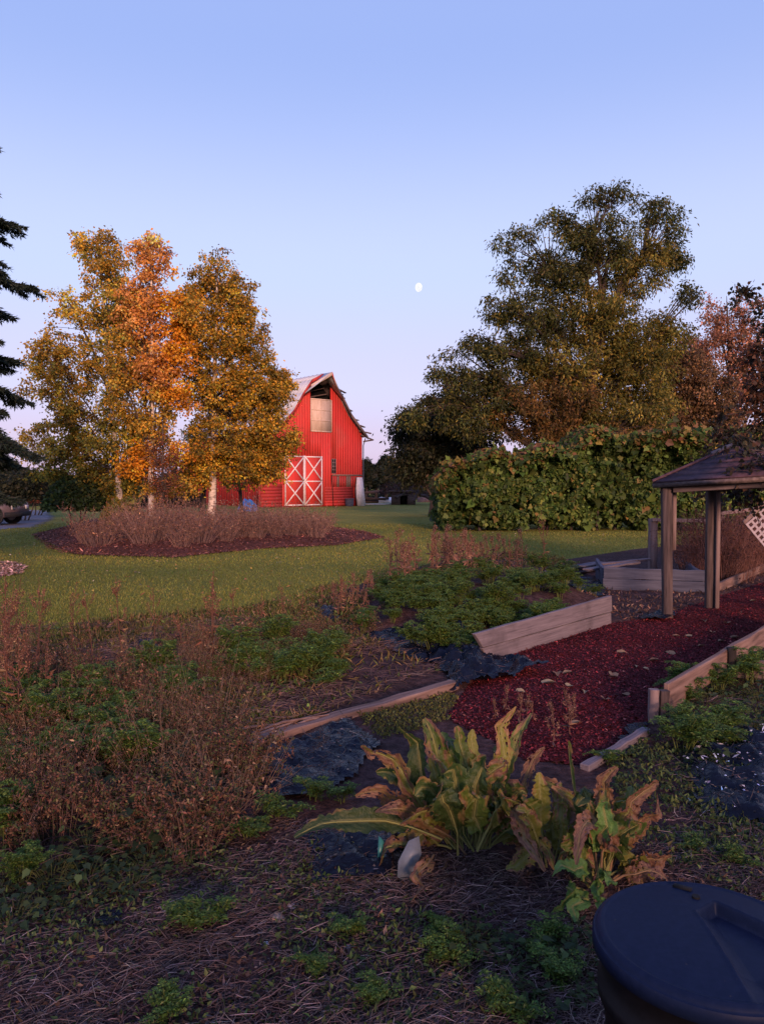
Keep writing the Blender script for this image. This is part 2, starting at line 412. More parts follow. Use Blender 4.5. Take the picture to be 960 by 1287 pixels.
dr0, dr1 = S(357, 572), S(404.5, 637)     # big door
wn0, wn1 = S(417, 577), S(422, 595)
rng = np.random.default_rng(5)
bw = .262; s = -HW
while s < HW - .05:
    e = min(s + bw, HW); m_ = (s + e) / 2; zt = roof_z(m_) - .02
    segs = [(0.0 + .06 * rng.random(), zt)]
    if hd0[0] < m_ < hd1[0]: segs = [(segs[0][0], hd1[1])]
    if dr0[0] < m_ < dr1[0]: segs = [(dr0[1], segs[-1][1])]
    if wn0[0] < m_ < wn1[0]: segs = [(segs[0][0], wn1[1]), (wn0[1], zt)]
    for z0, z1 in segs:
        mb = MB(); pr = .004 + .004 * rng.random()
        za, zb = (z1, z1) if z1 < zt - .01 else (roof_z(s) - .02, roof_z(e) - .02)
        slab(mb, [(s + .002, z0), (e - .002, z0), (e - .002, zb), (s + .002, za)], -.04, pr)
        bpart('siding_board', mb, M['red'])
    s = e
# frame behind the boards
mb = MB(); slab(mb, [(-HW, 0), (hd0[0], 0), (hd0[0], roof_z(hd0[0]) - .1), (-HW, ZE - .1)], -.12, -.06)
slab(mb, [(hd1[0], 0), (HW, 0), (HW, ZE - .1), (hd1[0], roof_z(hd1[0]) - .1)], -.12, -.06)
slab(mb, [(hd0[0], 0), (hd1[0], 0), (hd1[0], hd1[1]), (hd0[0], hd1[1])], -.12, -.06)
bpart('inner_wall', mb, M['red_dark'])
# side walls and back
def wallx(name, s0, z0, z1, l0, l1, m, th=.1, parent=None):
    mb = MB(); a = [W3(s0 - th / 2, z0, -l0), W3(s0 + th / 2, z0, -l0), W3(s0 + th / 2, z0, -l1), W3(s0 - th / 2, z0, -l1)]
    b = [p + Vector((0, 0, z1 - z0)) for p in a]; hexa(mb, a, b); return bpart(name, mb, m, parent)
wallx('side_wall', HW - .06, 0, ZE - .05, .1, LB, M['red_dark'])
wallx('side_wall', -HW + .06, 0, ZE - .05, .1, LB, M['red_dark'])
l = .15
while l < LB - .3:
    wallx('siding_board', -HW - .02, .02 + .05 * rng.random(), ZE - .08, l, l + .29, M['red'], .04 + .02 * rng.random()); l += .3
mb = MB(); slab(mb, [(-HW, 0), (HW, 0)] + [(q[0], q[1] - .06) for q in prof[::-1]], -LB - .1, -LB); bpart('back_wall', mb, M['red_dark'])
# roof
for side in (-1, 1):
    pts = [(side * q[0], q[1]) for q in rp]
    x4, z4 = pts[-1]; dx = x4 - pts[-2][0]; dz = z4 - pts[-2][1]; pts[-1] = (x4 + dx * .18, z4 + dz * .18)
    mb = MB()
    for k in range(4):
        (s0, z0), (s1, z1) = pts[k], pts[k + 1]
        nx = Vector((-(z1 - z0), (s1 - s0))) ; nx = nx.normalized() * .09 * (-1 if nx[1] < 0 else 1)
        q = [(s0, z0 + .03), (s1, z1 + .03), (s1 + nx[0], z1 + nx[1] + .03), (s0 + nx[0], z0 + nx[1] + .03)]
        hexa(mb, [W3(*p, .45) for p in q], [W3(*p, -LB - .3) for p in q])
    roof = bpart('roof', mb, M['tin'] if side < 0 else M['wood_dark'])
    rib = MB(); o_ = -.3
    while o_ < LB and side < 0:
        for k in range(4):
            (s0, z0), (s1, z1) = pts[k], pts[k + 1]
            nx = Vector((-(z1 - z0), (s1 - s0))); nx = nx.normalized() * (-1 if nx[1] < 0 else 1)
            q = [(s0 + nx[0] * a, z0 + nx[1] * a + .03) for a in (.085, .125)] + [(s1 + nx[0] * a, z1 + nx[1] * a + .03) for a in (.125, .085)]
            hexa(rib, [W3(*p, -o_) for p in q], [W3(*p, -o_ - .04) for p in q])
        o_ += .6
    if side < 0: bpart('seam', rib, M['tin'], roof)
    # rake boards
    for k in range(4):
        (s0, z0), (s1, z1) = pts[k], pts[k + 1]
        mb = MB(); q = [(s0, z0 - .17), (s1, z1 - .17), (s1, z1 + .12), (s0, z0 + .12)]
        hexa(mb, [W3(*p, .455) for p in q], [W3(*p, .50) for p in q]); bpart('rake_board', mb, M['red_dark'] if side < 0 else M['wood_dark'])
# loose shingles and sticks along the broken right edge
for k in range(26):
    t = rng.random() ** .7; s0 = rp[1][0] + t * (HW - rp[1][0]) + .1; z0 = roof_z(min(s0, HW)) + rng.uniform(-.05, .3)
    if s0 > HW: z0 = ZE
    mb = MB(); ln = rng.uniform(.25, .8); h = .04 + .05 * rng.random(); o0 = rng.uniform(-1, .5); tl = rng.uniform(-.5, .1)
    hexa(mb, [W3(s0, z0, o0), W3(s0 + ln, z0 + tl * ln, o0), W3(s0 + ln, z0 + tl * ln, o0 - .3), W3(s0, z0, o0 - .3)], [W3(s0, z0 + h, o0), W3(s0 + ln, z0 + tl * ln + h, o0), W3(s0 + ln, z0 + tl * ln + h, o0 - .3), W3(s0, z0 + h, o0 - .3)])
    bpart('loose_shingle', mb, M['wood_dark'])
for (a, b_) in [((452, 547), (466, 553)), ((450, 542), (464, 545)), ((455, 555), (467, 553))]:
    mb = MB(); tube(mb, [W3(*S(*a), .2), W3(*S(*b_), .25)], .07, 5); bpart('broken_rafter', mb, M['wood_dark'])
mb = MB(); tube(mb, [W3(*S(457, 551), .25), W3(*S(455.5, 560), .12), W3(*S(455.5, 632), .12)], .05, 6); bpart('downspout', mb, M['wood_grey'])
# hay hood
tip = VP(417.5, 470.5, BC + NRM * 1.5, BB + NRM * 1.5)
tip = W3(0.0, ZA + .12, 1.65)
mb = MB()
for sd, q in ((-1, S(375, 507)), (1, (-S(375, 507)[0], S(375, 507)[1]))):
    A0 = W3(0, ZA + .1, .2); B0 = W3(q[0], roof_z(q[0]) + .1, .3); dn = Vector((0, 0, -.1))
    v = [A0, tip, B0, A0 + dn, tip + dn, B0 + dn]
    mb.add([list(p) for p in v], [[0, 1, 2], [3, 5, 4]]); mb.f[4].append(np.array([[0, 3, 4, 1], [1, 4, 5, 2], [2, 5, 3, 0]]) + mb.n - 6)
hood = bpart('hay_hood', mb, M['tin'])
for sd in (-1, 1):
    q = S(386, 502); q = (sd * abs(q[0]), roof_z(q[0]) - .1); e = W3(q[0], q[1], .55)
    mb = MB(); dn = Vector((0, 0, -.28)); sh = NRM * .05
    hexa(mb, [tip + dn, e + dn, e, tip], [tip + dn + sh, e + dn + sh, e + sh, tip + sh]); bpart('hood_fascia', mb, M['red_dark'] if sd > 0 else M['tan'], hood)
for k in range(4):
    mb = MB(); z = hd0[1] + .1 + .5 * k; tube(mb, [W3(-1.2 + .3 * k, z, -.8), W3(1.2 - .2 * k, z + .5, -.8)], .05, 4); bpart('rafter', mb, M['wood_dark'])
# hay door
mb = MB(); slab(mb, [(-2.2, hd0[1] - 2.5), (2.2, hd0[1] - 2.5), (2.2, roof_z(2.2) - .12), (1.0, roof_z(1.0) - .12), (0, ZA - .12), (-1.0, roof_z(1.0) - .12), (-2.2, roof_z(2.2) - .12)], -1.3, -1.2); bpart('loft_shade_panel', mb, M['hole'])  # near-black panel added behind the hay opening to stand for interior shade
mb = MB(); slab(mb, [(hd0[0], hd1[1]), (hd1[0], hd1[1]), (hd1[0], hd0[1]), (hd0[0], hd0[1])], -.02, .05); hdoor = bpart('hay_door', mb, M['tan'])
def strip(s0, z0, s1, z1, w, off, th, name, m, parent):
    d = Vector((s1 - s0, z1 - z0)); n_ = Vector((-d[1], d[0])).normalized() * w / 2
    mb = MB(); slab(mb, [(s0 - n_[0], z0 - n_[1]), (s1 - n_[0], z1 - n_[1]), (s1 + n_[0], z1 + n_[1]), (s0 + n_[0], z0 + n_[1])], off, off + th)
    return bpart(name, mb, m, parent)
for f_ in (0, .33, .66, 1.0):
    z = hd0[1] + (hd1[1] - hd0[1]) * f_; strip(hd0[0], z, hd1[0], z, .09, .05, .03, 'batten', M['tan'], hdoor)
for f_ in (0.0, .5, 1.0):
    s0 = hd0[0] + (hd1[0] - hd0[0]) * f_; strip(s0, hd1[1], s0, hd0[1], .07, .083, .02, 'batten', M['tan'], hdoor)
# double door, each leaf with two cross braces
sm = (dr0[0] + dr1[0]) / 2 + .05; zm = S(400, 605)[1]
for a, b_ in ((dr0[0], sm), (sm, dr1[0])):
    mb = MB(); slab(mb, [(a + .01, .08), (b_ - .01, .08), (b_ - .01, dr0[1]), (a + .01, dr0[1])], -.02, .06); dl = bpart('barn_door', mb, M['red'])
    for (x0, z0, x1, z1, of) in [(a + .06, .12, a + .06, dr0[1], .09), (b_ - .06, .12, b_ - .06, dr0[1], .09), (a, .16, b_, .16, .06), (a, dr0[1] - .08, b_, dr0[1] - .08, .06), (a, zm, b_, zm, .06)]:
        strip(x0, z0, x1, z1, .095, of, .03, 'trim_board', M['white'], dl)
    for z0, z1 in ((.2, zm - .05), (zm + .05, dr0[1] - .12)):
        strip(a + .08, z0, b_ - .08, z1, .105, .123, .025, 'cross_brace', M['white'], dl); strip(a + .08, z1, b_ - .08, z0, .105, .15, .025, 'cross_brace', M['white'], dl)
# small window
mb = MB(); slab(mb, [(wn0[0], wn1[1]), (wn1[0], wn1[1]), (wn1[0], wn0[1]), (wn0[0], wn0[1])], -.05, -.03); win = bpart('window', mb, M['hole'])
for f_ in (0, .25, .5, .75, 1): z = wn0[1] + (wn1[1] - wn0[1]) * f_; strip(wn0[0], z, wn1[0], z, .05, .0, .03, 'muntin', M['post_pale'], win)
for f_ in (0, .5, 1): s0 = wn0[0] + (wn1[0] - wn0[0]) * f_; strip(s0, wn1[1], s0, wn0[1], .05, .033, .02, 'muntin', M['post_pale'], win)
# lower right patchwork
a, b_ = S(417, 597)[0], HW - .02; zt = S(417, 597)[1]; zl = S(417, 612)[1]
strip(a, zt, b_, zt, .12, .07, .04, 'rail', M['wood_warm'], None)
s = a
while s < b_ - .1:
    strip(s + .12, zl, s + .12, zt - .06, .23, .03, .02 + .02 * rng.random(), 'short_board', M['red_dark'] if rng.random() > .2 else M['wood_warm'], None); s += .25
z = .05
while z < zl - .1:
    strip(a - .75, z + .11, S(443, 600)[0], z + .11, .21, .03, .02 + .02 * rng.random(), 'low_board', M['red_dark'] if z > .3 else M['red'], None); z += .23
strip(S(418, 600)[0], .05, S(416, 600)[0], zt, .06, .09, .04, 'rail', M['void'], None)
# low stall wall left of the door
z = .04; sl = S(326, 620)[0]
while z < 1.75:
    mb = MB(); o_ = .03 + .02 * rng.random(); slab(mb, [(sl, z), (dr0[0] - .2, z), (dr0[0] - .2, z + .25), (sl, z + .25)], o_ - .03, o_); bpart('stall_board', mb, M['red_dark']); z += .262
strip(dr0[0] - .1, 0, dr0[0] - .1, 1.8, .2, .02, .06, 'stall_post', M['red'], None)
strip(sl, 0, sl, 1.85, .14, .0, .1, 'stall_post', M['red_dark'], None)

# things round the barn
def ground_on_gable(px, off): 
    s0 = S(px, 630)[0]; p = W3(s0, 0, off); return p
p = ground_on_gable(433, .7); mb = MB()
zz = np.array([0, .1, .3, .55, .6, .62]); rr = np.array([.30, .34, .36, .36, .40, .37])
tube(mb, [(p.x, p.y, q) for q in zz], rr, 14); br = root('barrel', p, 'grey metal tub standing against the barn wall', 'tub')
mb.build('shell', M['wood_grey'], br, tuple(p)); mb = MB(); tube(mb, [(p.x, p.y, .60), (p.x, p.y, .66)], .42, 14); mb.build('rim', M['wood_grey'], br, tuple(p))
mb = MB(); A = ground_on_gable(444, .45); B = ground_on_gable(456, .35); t1 = W3(S(446, 597)[0], S(446, 600)[1], .12); t2 = W3(S(454, 597)[0], S(446, 600)[1], .12)
hexa(mb, [A, B, t2, t1], [x + NRM * .05 for x in (A, B, t2, t1)])
pn = root('leaning_panel', A, 'pale weathered panel leaning against the barn corner', 'panel'); mb.build('sheet', M['white'], pn, tuple(A))
mb = MB(); tube(mb, [A + NRM * .1, (A + t1) / 2 + NRM * .15 - U * .2, t1 + NRM * .1], .04, 5); mb.build('edge_hoop', M['wood_dark'], pn, tuple(A))
def lump(name, label, cat, c, size, m, seed, flat=1, group=None, col=None):
    r2 = np.random.default_rng(seed); th = np.linspace(0, math.pi / 2, 7); ph = np.arange(18) * 2 * math.pi / 18; q = []
    for a in th:
        for b in ph:
            k = 1 + .35 * noise.noise(Vector((math.cos(b) * 1.7 + seed, math.sin(b) * 1.7, a * 2)))
            q.append((c[0] + size[0] * math.cos(b) * math.cos(a) * k, c[1] + size[1] * math.sin(b) * math.cos(a) * k, c[2] - .01 + size[2] * math.sin(a) * k))
    mb = MB(); mb.add(q, [[i * 18 + j, i * 18 + (j + 1) % 18, (i + 1) * 18 + (j + 1) % 18, (i + 1) * 18 + j] for i in range(6) for j in range(18)], col)
    return tag(mb.build(name, m, origin=c, smooth=True), label, cat, group)
M['blue'] = m_noise('blue_tarp', 8, [(.3, (.03, .16, .42)), (.7, (.06, .28, .62))], .5, .6, .05)
M['pale'] = m_noise('pale_plastic', 6, [(.3, (.5, .48, .5)), (.7, (.75, .72, .74))], .6, .6, .05)
p = P(311, 611, 52); lump('blue_tarp', 'crumpled blue tarp heaped in front of the barn side', 'tarp', (p.x, p.y, 0), (.62, .5, .75), M['blue'], 4)
p = G(486, 631.5); lump('white_sheet_pile', 'low heap of white sheeting on the ground past the barn', 'sheeting', (p.x, p.y, 0), (1.9, 1.2, .5), M['pale'], 7)
mb = MB(); a = G(455, 634.5); b_ = G(500, 634.2); hexa(mb, [a, b_, b_ + Vector((0, 1.5, 0)), a + Vector((0, 1.5, 0))], [x + Vector((0, 0, .08)) for x in (a, b_, b_ + Vector((0, 1.5, 0)), a + Vector((0, 1.5, 0)))])
tag(mb.build('concrete_pad', M['pale'], origin=tuple(a)), 'pale concrete strip at the foot of the barn corner', 'slab')
p = P(507, 611, 70); p.z = 0; sh = root('wooden_hutch', p, 'small brown wooden hutch with flat roof beside the brush', 'hutch')
for x0, x1, y0, y1, z0, z1, nm, m_ in [(-1.1, -.3, 0, 1.4, 0, 1.15, 'side_panel', 'wood_dark'), (.35, 1.1, 0, 1.4, 0, 1.15, 'side_panel', 'wood_dark'), (-.3, .35, .5, .6, 0, 1.15, 'doorway', 'hole'), (-1.4, 1.4, -.2, 1.6, 1.15, 1.3, 'roof', 'wood_dark')]:
    mb = MB(); box(mb, x0, x1, y0, y1, z0, z1); o = mb.build(nm, M[m_], sh)
for k, (px, w, z0, z1, sl) in enumerate([(466, 30, .9, 1.15, .2), (468, 34, .45, .7, -.1), (462, 28, .1, .35, 0), (474, 30, .25, .5, .15)]):
    p = P(px, 611, 72 + k * .4); mb = MB(); hw = w / 2 * 72 / FPX
    hexa(mb, [(p.x - hw, p.y, z0), (p.x + hw, p.y, z0 + sl), (p.x + hw, p.y + .3, z0 + sl), (p.x - hw, p.y + .3, z0)], [(p.x - hw, p.y, z1), (p.x + hw, p.y, z1 + sl), (p.x + hw, p.y + .3, z1 + sl), (p.x - hw, p.y + .3, z1)])
    tag(mb.build('timber', M['wood_dark'], origin=(p.x, p.y, 0)), 'dark old timber stacked on the ground behind the barn corner', 'timber', 'timbers stacked behind the barn')
for k, (a, b_, r) in enumerate([((540, 622), (515, 606), .16), ((520, 630), (532, 604), .14), ((545, 629), (525, 622), .2), ((497, 626), (512, 622), .15)]):
    mb = MB(); A = P(*a, 66 + k); B = P(*b_, 67 + k); A.z = max(A.z, r); tube(mb, [A, (A + B) / 2 + Vector((0, 0, .15)), B], [r, r * .8, r * .5], 7)
    tag(mb.build('fallen_log', M['bark'], origin=(A.x, A.y, 0)), 'bare grey log in the tangle beside the hutch', 'log', 'logs by the hutch')
lump('yellow_leaf_heap', 'pale yellow leafy heap between hutch and hedge', 'leaf heap', tuple(G(537, 631)), (1.2, .8, .6), M['wood_warm'], 9)

# ------------------------------------------------------------------ pickup at the left edge
p0 = P(-9, 611, 33.0); p0.z = .012
M['car'] = m_noise('car_paint', 3, [(.3, (.10, .075, .085)), (.7, (.12, .09, .10))], .35, 0, spec=.5)
M['glass'] = m_noise('car_glass', 3, [(.3, (.02, .022, .03)), (.7, (.03, .032, .04))], .08, 0, spec=.6)
M['tyre'] = m_noise('tyre', 30, [(.3, (.012, .012, .013)), (.7, (.025, .025, .026))], .85, .2, .01)
M['chrome'] = m_noise('rim_metal', 5, [(.3, (.12, .11, .115)), (.7, (.18, .17, .175))], .35, 0, spec=.6)
M['lamp'] = m_noise('lamp_glass', 5, [(.3, (.6, .55, .52)), (.7, (.75, .7, .66))], .15, 0, spec=.6)
car = root('parked_car', p0, 'dark mauve car parked on the driveway beneath the conifer', 'car')
def prism(mb, prof_, y0, y1, c=None):
    k = len(prof_); v = [(x, y0, z) for x, z in prof_] + [(x, y1, z) for x, z in prof_]
    mb.add(v, [[0, i, i + 1] for i in range(1, k - 1)] + [[k, k + i + 1, k + i] for i in range(1, k - 1)])
    mb.f[4].append(np.array([[i, k + i, k + (i + 1) % k, (i + 1) % k] for i in range(k)]) + mb.n - 2 * k)
mb = MB(); prism(mb, [(.72, .36), (.74, .75), (.66, .98), (-.3, 1.06), (-.62, 1.09), (-3.55, 1.12), (-3.7, .95), (-3.7, .4), (-3.2, .33), (.3, .33)], 0, 1.8); body = mb.build('body', M['car'], car)
mb = MB(); prism(mb, [(-.5, 1.08), (-1.15, 1.62), (-2.9, 1.66), (-3.5, 1.12)], .1, 1.7); cab = mb.build('cabin', M['car'], car)
for a, b_ in ((-.72, -1.6), (-1.72, -2.6)):
    mb = MB(); hexa(mb, [(a, .06, 1.13), (b_, .06, 1.13), (b_, .09, 1.13), (a, .09, 1.13)], [(a - .35, .075, 1.55), (b_ + .05, .075, 1.55), (b_ + .05, .11, 1.55), (a - .35, .11, 1.55)]); mb.build('window', M['glass'], cab)
for x in (0, -2.85):
    for y in (0.05, 1.75):
        mb = MB(); tube(mb, [(x, y - .1, .36), (x, y + .1, .36)], .36, 20); w = mb.build('wheel', M['tyre'], car)
        mb = MB(); tube(mb, [(x, y - .115, .36), (x, y + .115, .36)], .21, 14); mb.build('rim', M['chrome'], w)
        mb = MB(); tube(mb, [(x, y - .06, .42), (x, y + .06, .42)], .44, 20); mb.build('wheel_arch', M['tyre'], w)
for y in (.12, 1.42):
    mb = MB(); box(mb, .60, .755, y, y + .26, .68, .84); mb.build('headlight', M['lamp'], car)
mb = MB(); box(mb, .5, .82, -.02, 1.82, .36, .56); mb.build('bumper', M['tyre'], car)
# ------------------------------------------------------------------ trees
def blobs_to_world(blobs, Y):
    r = []
    for b in blobs:
        px, py, rx, ry = b[:4]; yo = b[4] if len(b) > 4 else 0
        c = P(px, py, Y + yo); k = (Y + yo) / FPX
        r.append((np.array(c), np.array([rx * k, max(rx, ry) * .75 * k if rx < ry else rx * .9 * k, ry * k])))
    return r
def sample_blobs(bl, n, rng, p=2.4):
    w = np.array([np.prod(b[1]) ** .72 for b in bl]); w /= w.sum(); ch = rng.choice(len(bl), n, p=w)
    d = rdir(n, rng) * (rng.random((n, 1)) ** (1 / p))
    return np.array([bl[i][0] for i in ch]) + d * np.array([bl[i][1] for i in ch]), ch
def tree(name, label, cat, base, Y, blobs, top, r0, nclu, nper, L, Wd, pals, rc=.45, droop=.3, seed=1, trunk_mat='bark', limbs=9, leafkind='diamond', low=.25, group=None, twigs=4, lean=None, blobpal=None, wood_mat='bark', flat=.7, leafmat='leaf', zmin=.25):
    rng = np.random.default_rng(seed)
    base = Vector(base); bl = blobs_to_world(blobs, Y); o3 = (base.x, base.y, base.z)
    rt = root(name, base, label, cat, group)
    cen, ch = sample_blobs(bl, nclu, rng); cen[:, 2] = np.maximum(cen[:, 2], base.z + zmin)
    top = np.array(top, float)
    # trunk
    t = np.linspace(0, 1, 12)[:, None]; tp = np.array(base) * (1 - t) + top * t
    wob = np.cumsum(rng.normal(0, .02, (12, 2)), 0) * np.linalg.norm(top - np.array(base)) * .12; wob -= wob[0]
    tp[:, :2] += wob * t
    rad = r0 * (1 - t[:, 0]) ** .8 + .015; rad[0] *= 1.35
    mb = MB(); tube(mb, tp, rad, 9); mb.build('trunk', M[trunk_mat], rt, o3, True)
    # limbs
    seeds = cen[rng.choice(nclu, limbs, replace=False)]
    for it in range(4):
        as_ = np.argmin(((cen[:, None] - seeds[None]) ** 2).sum(-1), 1)
        seeds = np.array([cen[as_ == k].mean(0) if (as_ == k).any() else seeds[k] for k in range(limbs)])
    br = MB(); ht = top[2] - base.z
    for k in range(limbs):
        own = cen[as_ == k]
        if not len(own): continue
        f = np.clip(((seeds[k][2] - base.z) / ht - .28) , low, .93); hz = math.hypot(*(seeds[k][:2] - top[:2]))
        f = np.clip(f - .04 * hz / max(ht, 1) * 3, low * .9, .93)
        i = f * 11; i0 = int(i); st = tp[i0] + (tp[min(i0 + 1, 11)] - tp[i0]) * (i - i0)
        far = seeds[k] + (seeds[k] - st) * .04
        cv = bez(st, st * .45 + far * .55 + np.array([0, 0, .12 * np.linalg.norm(far - st)]), far, 9)
        rl = max(r0 * .42 * (1 - f * .6), .02)
        tube(br, cv, np.linspace(rl, .012, 9), 6)
        for c in own:
            j = np.argmin(((cv - c) ** 2).sum(1)); j = max(0, j - 2)
            sub = bez(cv[j], (cv[j] + c) / 2 + np.array([0, 0, .1 * np.linalg.norm(c - cv[j])]) + rng.normal(0, .08, 3), c, 5)
            tube(br, sub, np.linspace(max(.01, rl * .3), .006, 5), 4, cap=False)
    # leaves on twigs round each cluster centre
    nt_ = nclu * twigs; cc = np.repeat(cen, twigs, 0); td = rdir(nt_, rng) * np.array([1, 1, flat]) + np.array([0, 0, -droop * .5])
    tl = rc * rng.uniform(.6, 1.35, nt_)
    for q in range(0, nt_, 2):
        tube(br, np.array([cc[q], cc[q] + td[q] * tl[q] * .55, cc[q] + td[q] * tl[q] - np.array([0, 0, droop * .3 * tl[q]])]), np.array([.008, .006, .003]), 3, cap=False)
    br.build('branch', M[wood_mat], rt, o3, True)
    nl = nper // twigs; tt = rng.random((nt_, nl)) ** .8
    pos = (cc[:, None] + td[:, None] * (tl[:, None] * tt)[..., None]).reshape(-1, 3)
    pos[:, 2] -= (droop * .3 * tl[:, None] * tt ** 2).ravel()
    pos += rng.normal(0, L * .8, pos.shape)
    m = len(pos); d = np.repeat(td, nl, 0) * .7 + rdir(m, rng) * .8 + np.array([0, 0, -droop])
    nn = rdir(m, rng) + np.array([0, 0, .5])
    cb = np.repeat(ch, twigs * nl)
    col = np.zeros((m, 3))
    if blobpal is None: blobpal = [0] * len(blobs)
    clj = np.repeat(np.exp(rng.normal(0, .33, nclu)), twigs * nl)[:, None]
    for pi in set(blobpal):
        k = np.isin(cb, [i for i, q in enumerate(blobpal) if q == pi]); col[k] = pick(pals[pi], k.sum(), rng)
    col *= clj
    lf = MB(); leaves(lf, pos, d, nn, L * rng.uniform(.7, 1.3, m), Wd * rng.uniform(.7, 1.3, m), np.clip(col, 0, .8), kind=leafkind)
    c = lf.build('crown', M[leafmat], rt, o3); c['kind'] = 'stuff'
    return rt

GOLD = [(0.55, 0.3, 0.037, 3), (0.425, 0.275, 0.044, 3), (0.25, 0.225, 0.044, 2), (0.625, 0.312, 0.025, 1)]
OLIVE = [(0.23, 0.223, 0.041, 3), (0.351, 0.257, 0.041, 3), (0.149, 0.162, 0.034, 2), (0.486, 0.27, 0.027, 1)]
ORANGE = [(0.69, 0.27, 0.017, 4), (0.736, 0.356, 0.034, 3), (0.575, 0.184, 0.014, 1)]
PINK = [(0.696, 0.324, 0.096, 3), (0.72, 0.312, 0.048, 2), (0.54, 0.24, 0.072, 1)]
BRONZE = [(0.413, 0.225, 0.025, 3), (0.263, 0.194, 0.027, 3), (0.5, 0.25, 0.02, 2), (0.15, 0.131, 0.025, 2)]

b1 = P(153, 611, 30); b1.z = .15
tree('birch_tree', 'tall golden olive birch with white trunk, the nearest to the conifer', 'tree', b1, 30,
     [(120, 320, 28, 40), (105, 400, 50, 55), (85, 480, 55, 60), (80, 550, 48, 45), (150, 420, 30, 70), (135, 540, 50, 60), (125, 610, 45, 22), (178, 560, 30, 45), (140, 340, 22, 45), (60, 455, 26, 40), (165, 400, 18, 55), (70, 590, 34, 26), (112, 600, 44, 26), (162, 605, 26, 22)],
     P(122, 292, 30), .12, 540, 84, .10, .085, [GOLD, OLIVE], .42, .5, 21, 'birch', 16, low=.2, blobpal=[0, 0, 0, 0, 1, 1, 1, 1, 0, 0, 0, 1, 1, 1], wood_mat='bark', twigs=6)
b2 = P(190, 611, 29); b2.z = .15
tree('birch_tree', 'birch with bright orange and pink leaves in the middle of the island bed', 'tree', b2, 29,
     [(190, 320, 22, 32), (178, 385, 32, 45), (222, 375, 22, 45), (195, 450, 32, 50), (230, 445, 18, 45), (190, 520, 28, 40), (225, 500, 22, 24), (170, 575, 20, 24), (160, 470, 22, 60), (240, 400, 16, 40), (215, 610, 30, 16), (215, 570, 28, 14)],
     P(190, 300, 29), .11, 420, 78, .10, .085, [PINK, ORANGE, GOLD], .4, .45, 22, 'birch', 14, low=.25, blobpal=[0, 0, 1, 0, 1, 2, 1, 1, 2, 2, 2, 1], twigs=6)
b3 = P(266, 611, 31); b3.z = .15
tree('birch_tree', 'dense bronze gold birch in front of the barn wall', 'tree', b3, 31,
     [(275, 345, 28, 32), (268, 410, 42, 50), (310, 440, 36, 55), (275, 490, 50, 55), (330, 500, 34, 48), (345, 550, 28, 42), (290, 560, 60, 45), (335, 590, 32, 20), (245, 590, 30, 22), (250, 360, 18, 30), (302, 375, 22, 36), (350, 480, 18, 30), (270, 575, 28, 14)],
     P(274, 318, 31), .15, 760, 84, .10, .08, [BRONZE, ORANGE], .42, .45, 23, 'birch', 18, low=.22, blobpal=[0] * 12 + [1], twigs=6)
# thin dark trunks beside them
for px, Y, tp_, r, lab in [(253, 33, (262, 560), .13, 'dark leaning trunk of a small tree beside the bronze birch'), (305, 35, (300, 590), .09, 'thin dark sapling trunk under the bronze birch canopy')]:
    b_ = P(px, 611, Y); b_.z = .1
    tree('small_tree', lab, 'tree', b_, Y, [(tp_[0], tp_[1] + 8, 26, 20), (tp_[0] - 14, tp_[1] - 10, 20, 18)], P(*tp_, Y), r, 50, 60, .08, .06, [OLIVE], .4, .3, int(px), limbs=5)
b_ = P(204, 611, 27.5); b_.z = .15
RUST = [(.2, .06, .03, 3), (.28, .1, .03, 2), (.12, .05, .03, 2)]
tree('sapling', 'thin rust red sapling before the orange birch', 'sapling', b_, 27.5, [(205, 575, 22, 38), (204, 615, 22, 24)], P(204, 530, 27.5), .05, 70, 30, .07, .05, [RUST], .35, .1, 31, limbs=6)

# walnut and company behind the hedge
WAL = [(0.049, 0.063, 0.018, 3), (0.077, 0.084, 0.021, 3), (0.14, 0.119, 0.025, 2), (0.035, 0.042, 0.017, 2)]
WALY = [(.19, .15, .027, 3), (.13, .12, .024, 3), (.23, .155, .026, 1), (.075, .085, .02, 2)]
WALB = [(0.138, 0.075, 0.022, 3), (0.094, 0.069, 0.021, 2), (0.175, 0.1, 0.025, 1)]
bw_ = P(722, 611, 40); bw_.z = 0
tree('walnut_tree', 'huge spreading dark green walnut tree towering behind the hedge', 'tree', bw_, 40,
     WB := [(755, 250, 22, 20), (790, 245, 24, 18), (825, 265, 20, 18), (852, 272, 13, 18), (846, 318, 17, 24), (720, 290, 24, 20), (690, 275, 16, 13), (660, 290, 20, 17), (632, 304, 18, 13), (645, 340, 22, 19), (625, 385, 26, 19), (600, 430, 26, 17), (565, 443, 16, 11), (580, 470, 28, 15), (545, 470, 13, 9), (556, 500, 26, 15), (862, 372, 18, 16), (842, 418, 28, 38), (520, 520, 22, 12),
      (760, 308, 48, 36), (700, 340, 42, 30), (802, 330, 40, 40), (680, 400, 52, 36), (762, 395, 62, 46), (640, 440, 46, 28), (720, 460, 66, 42), (800, 460, 52, 42), (620, 490, 52, 28), (690, 510, 76, 38), (780, 520, 76, 38), (590, 530, 42, 24), (740, 550, 106, 20)],
     P(765, 300, 40), .48, 1250, 96, .20, .075, [WAL, WALY, WALB], .55, .55, 41, 'bark', 26, low=.14,
     blobpal=[0] * 17 + [1, 0, 0, 0, 1, 0, 1, 0, 1, 1, 0, 2, 1, 0, 2], twigs=6, flat=.6)
DK = [(.016, .022, .012, 3), (.03, .035, .015, 3), (.045, .04, .017, 1)]
bd_ = P(545, 611, 44); bd_.z = 0
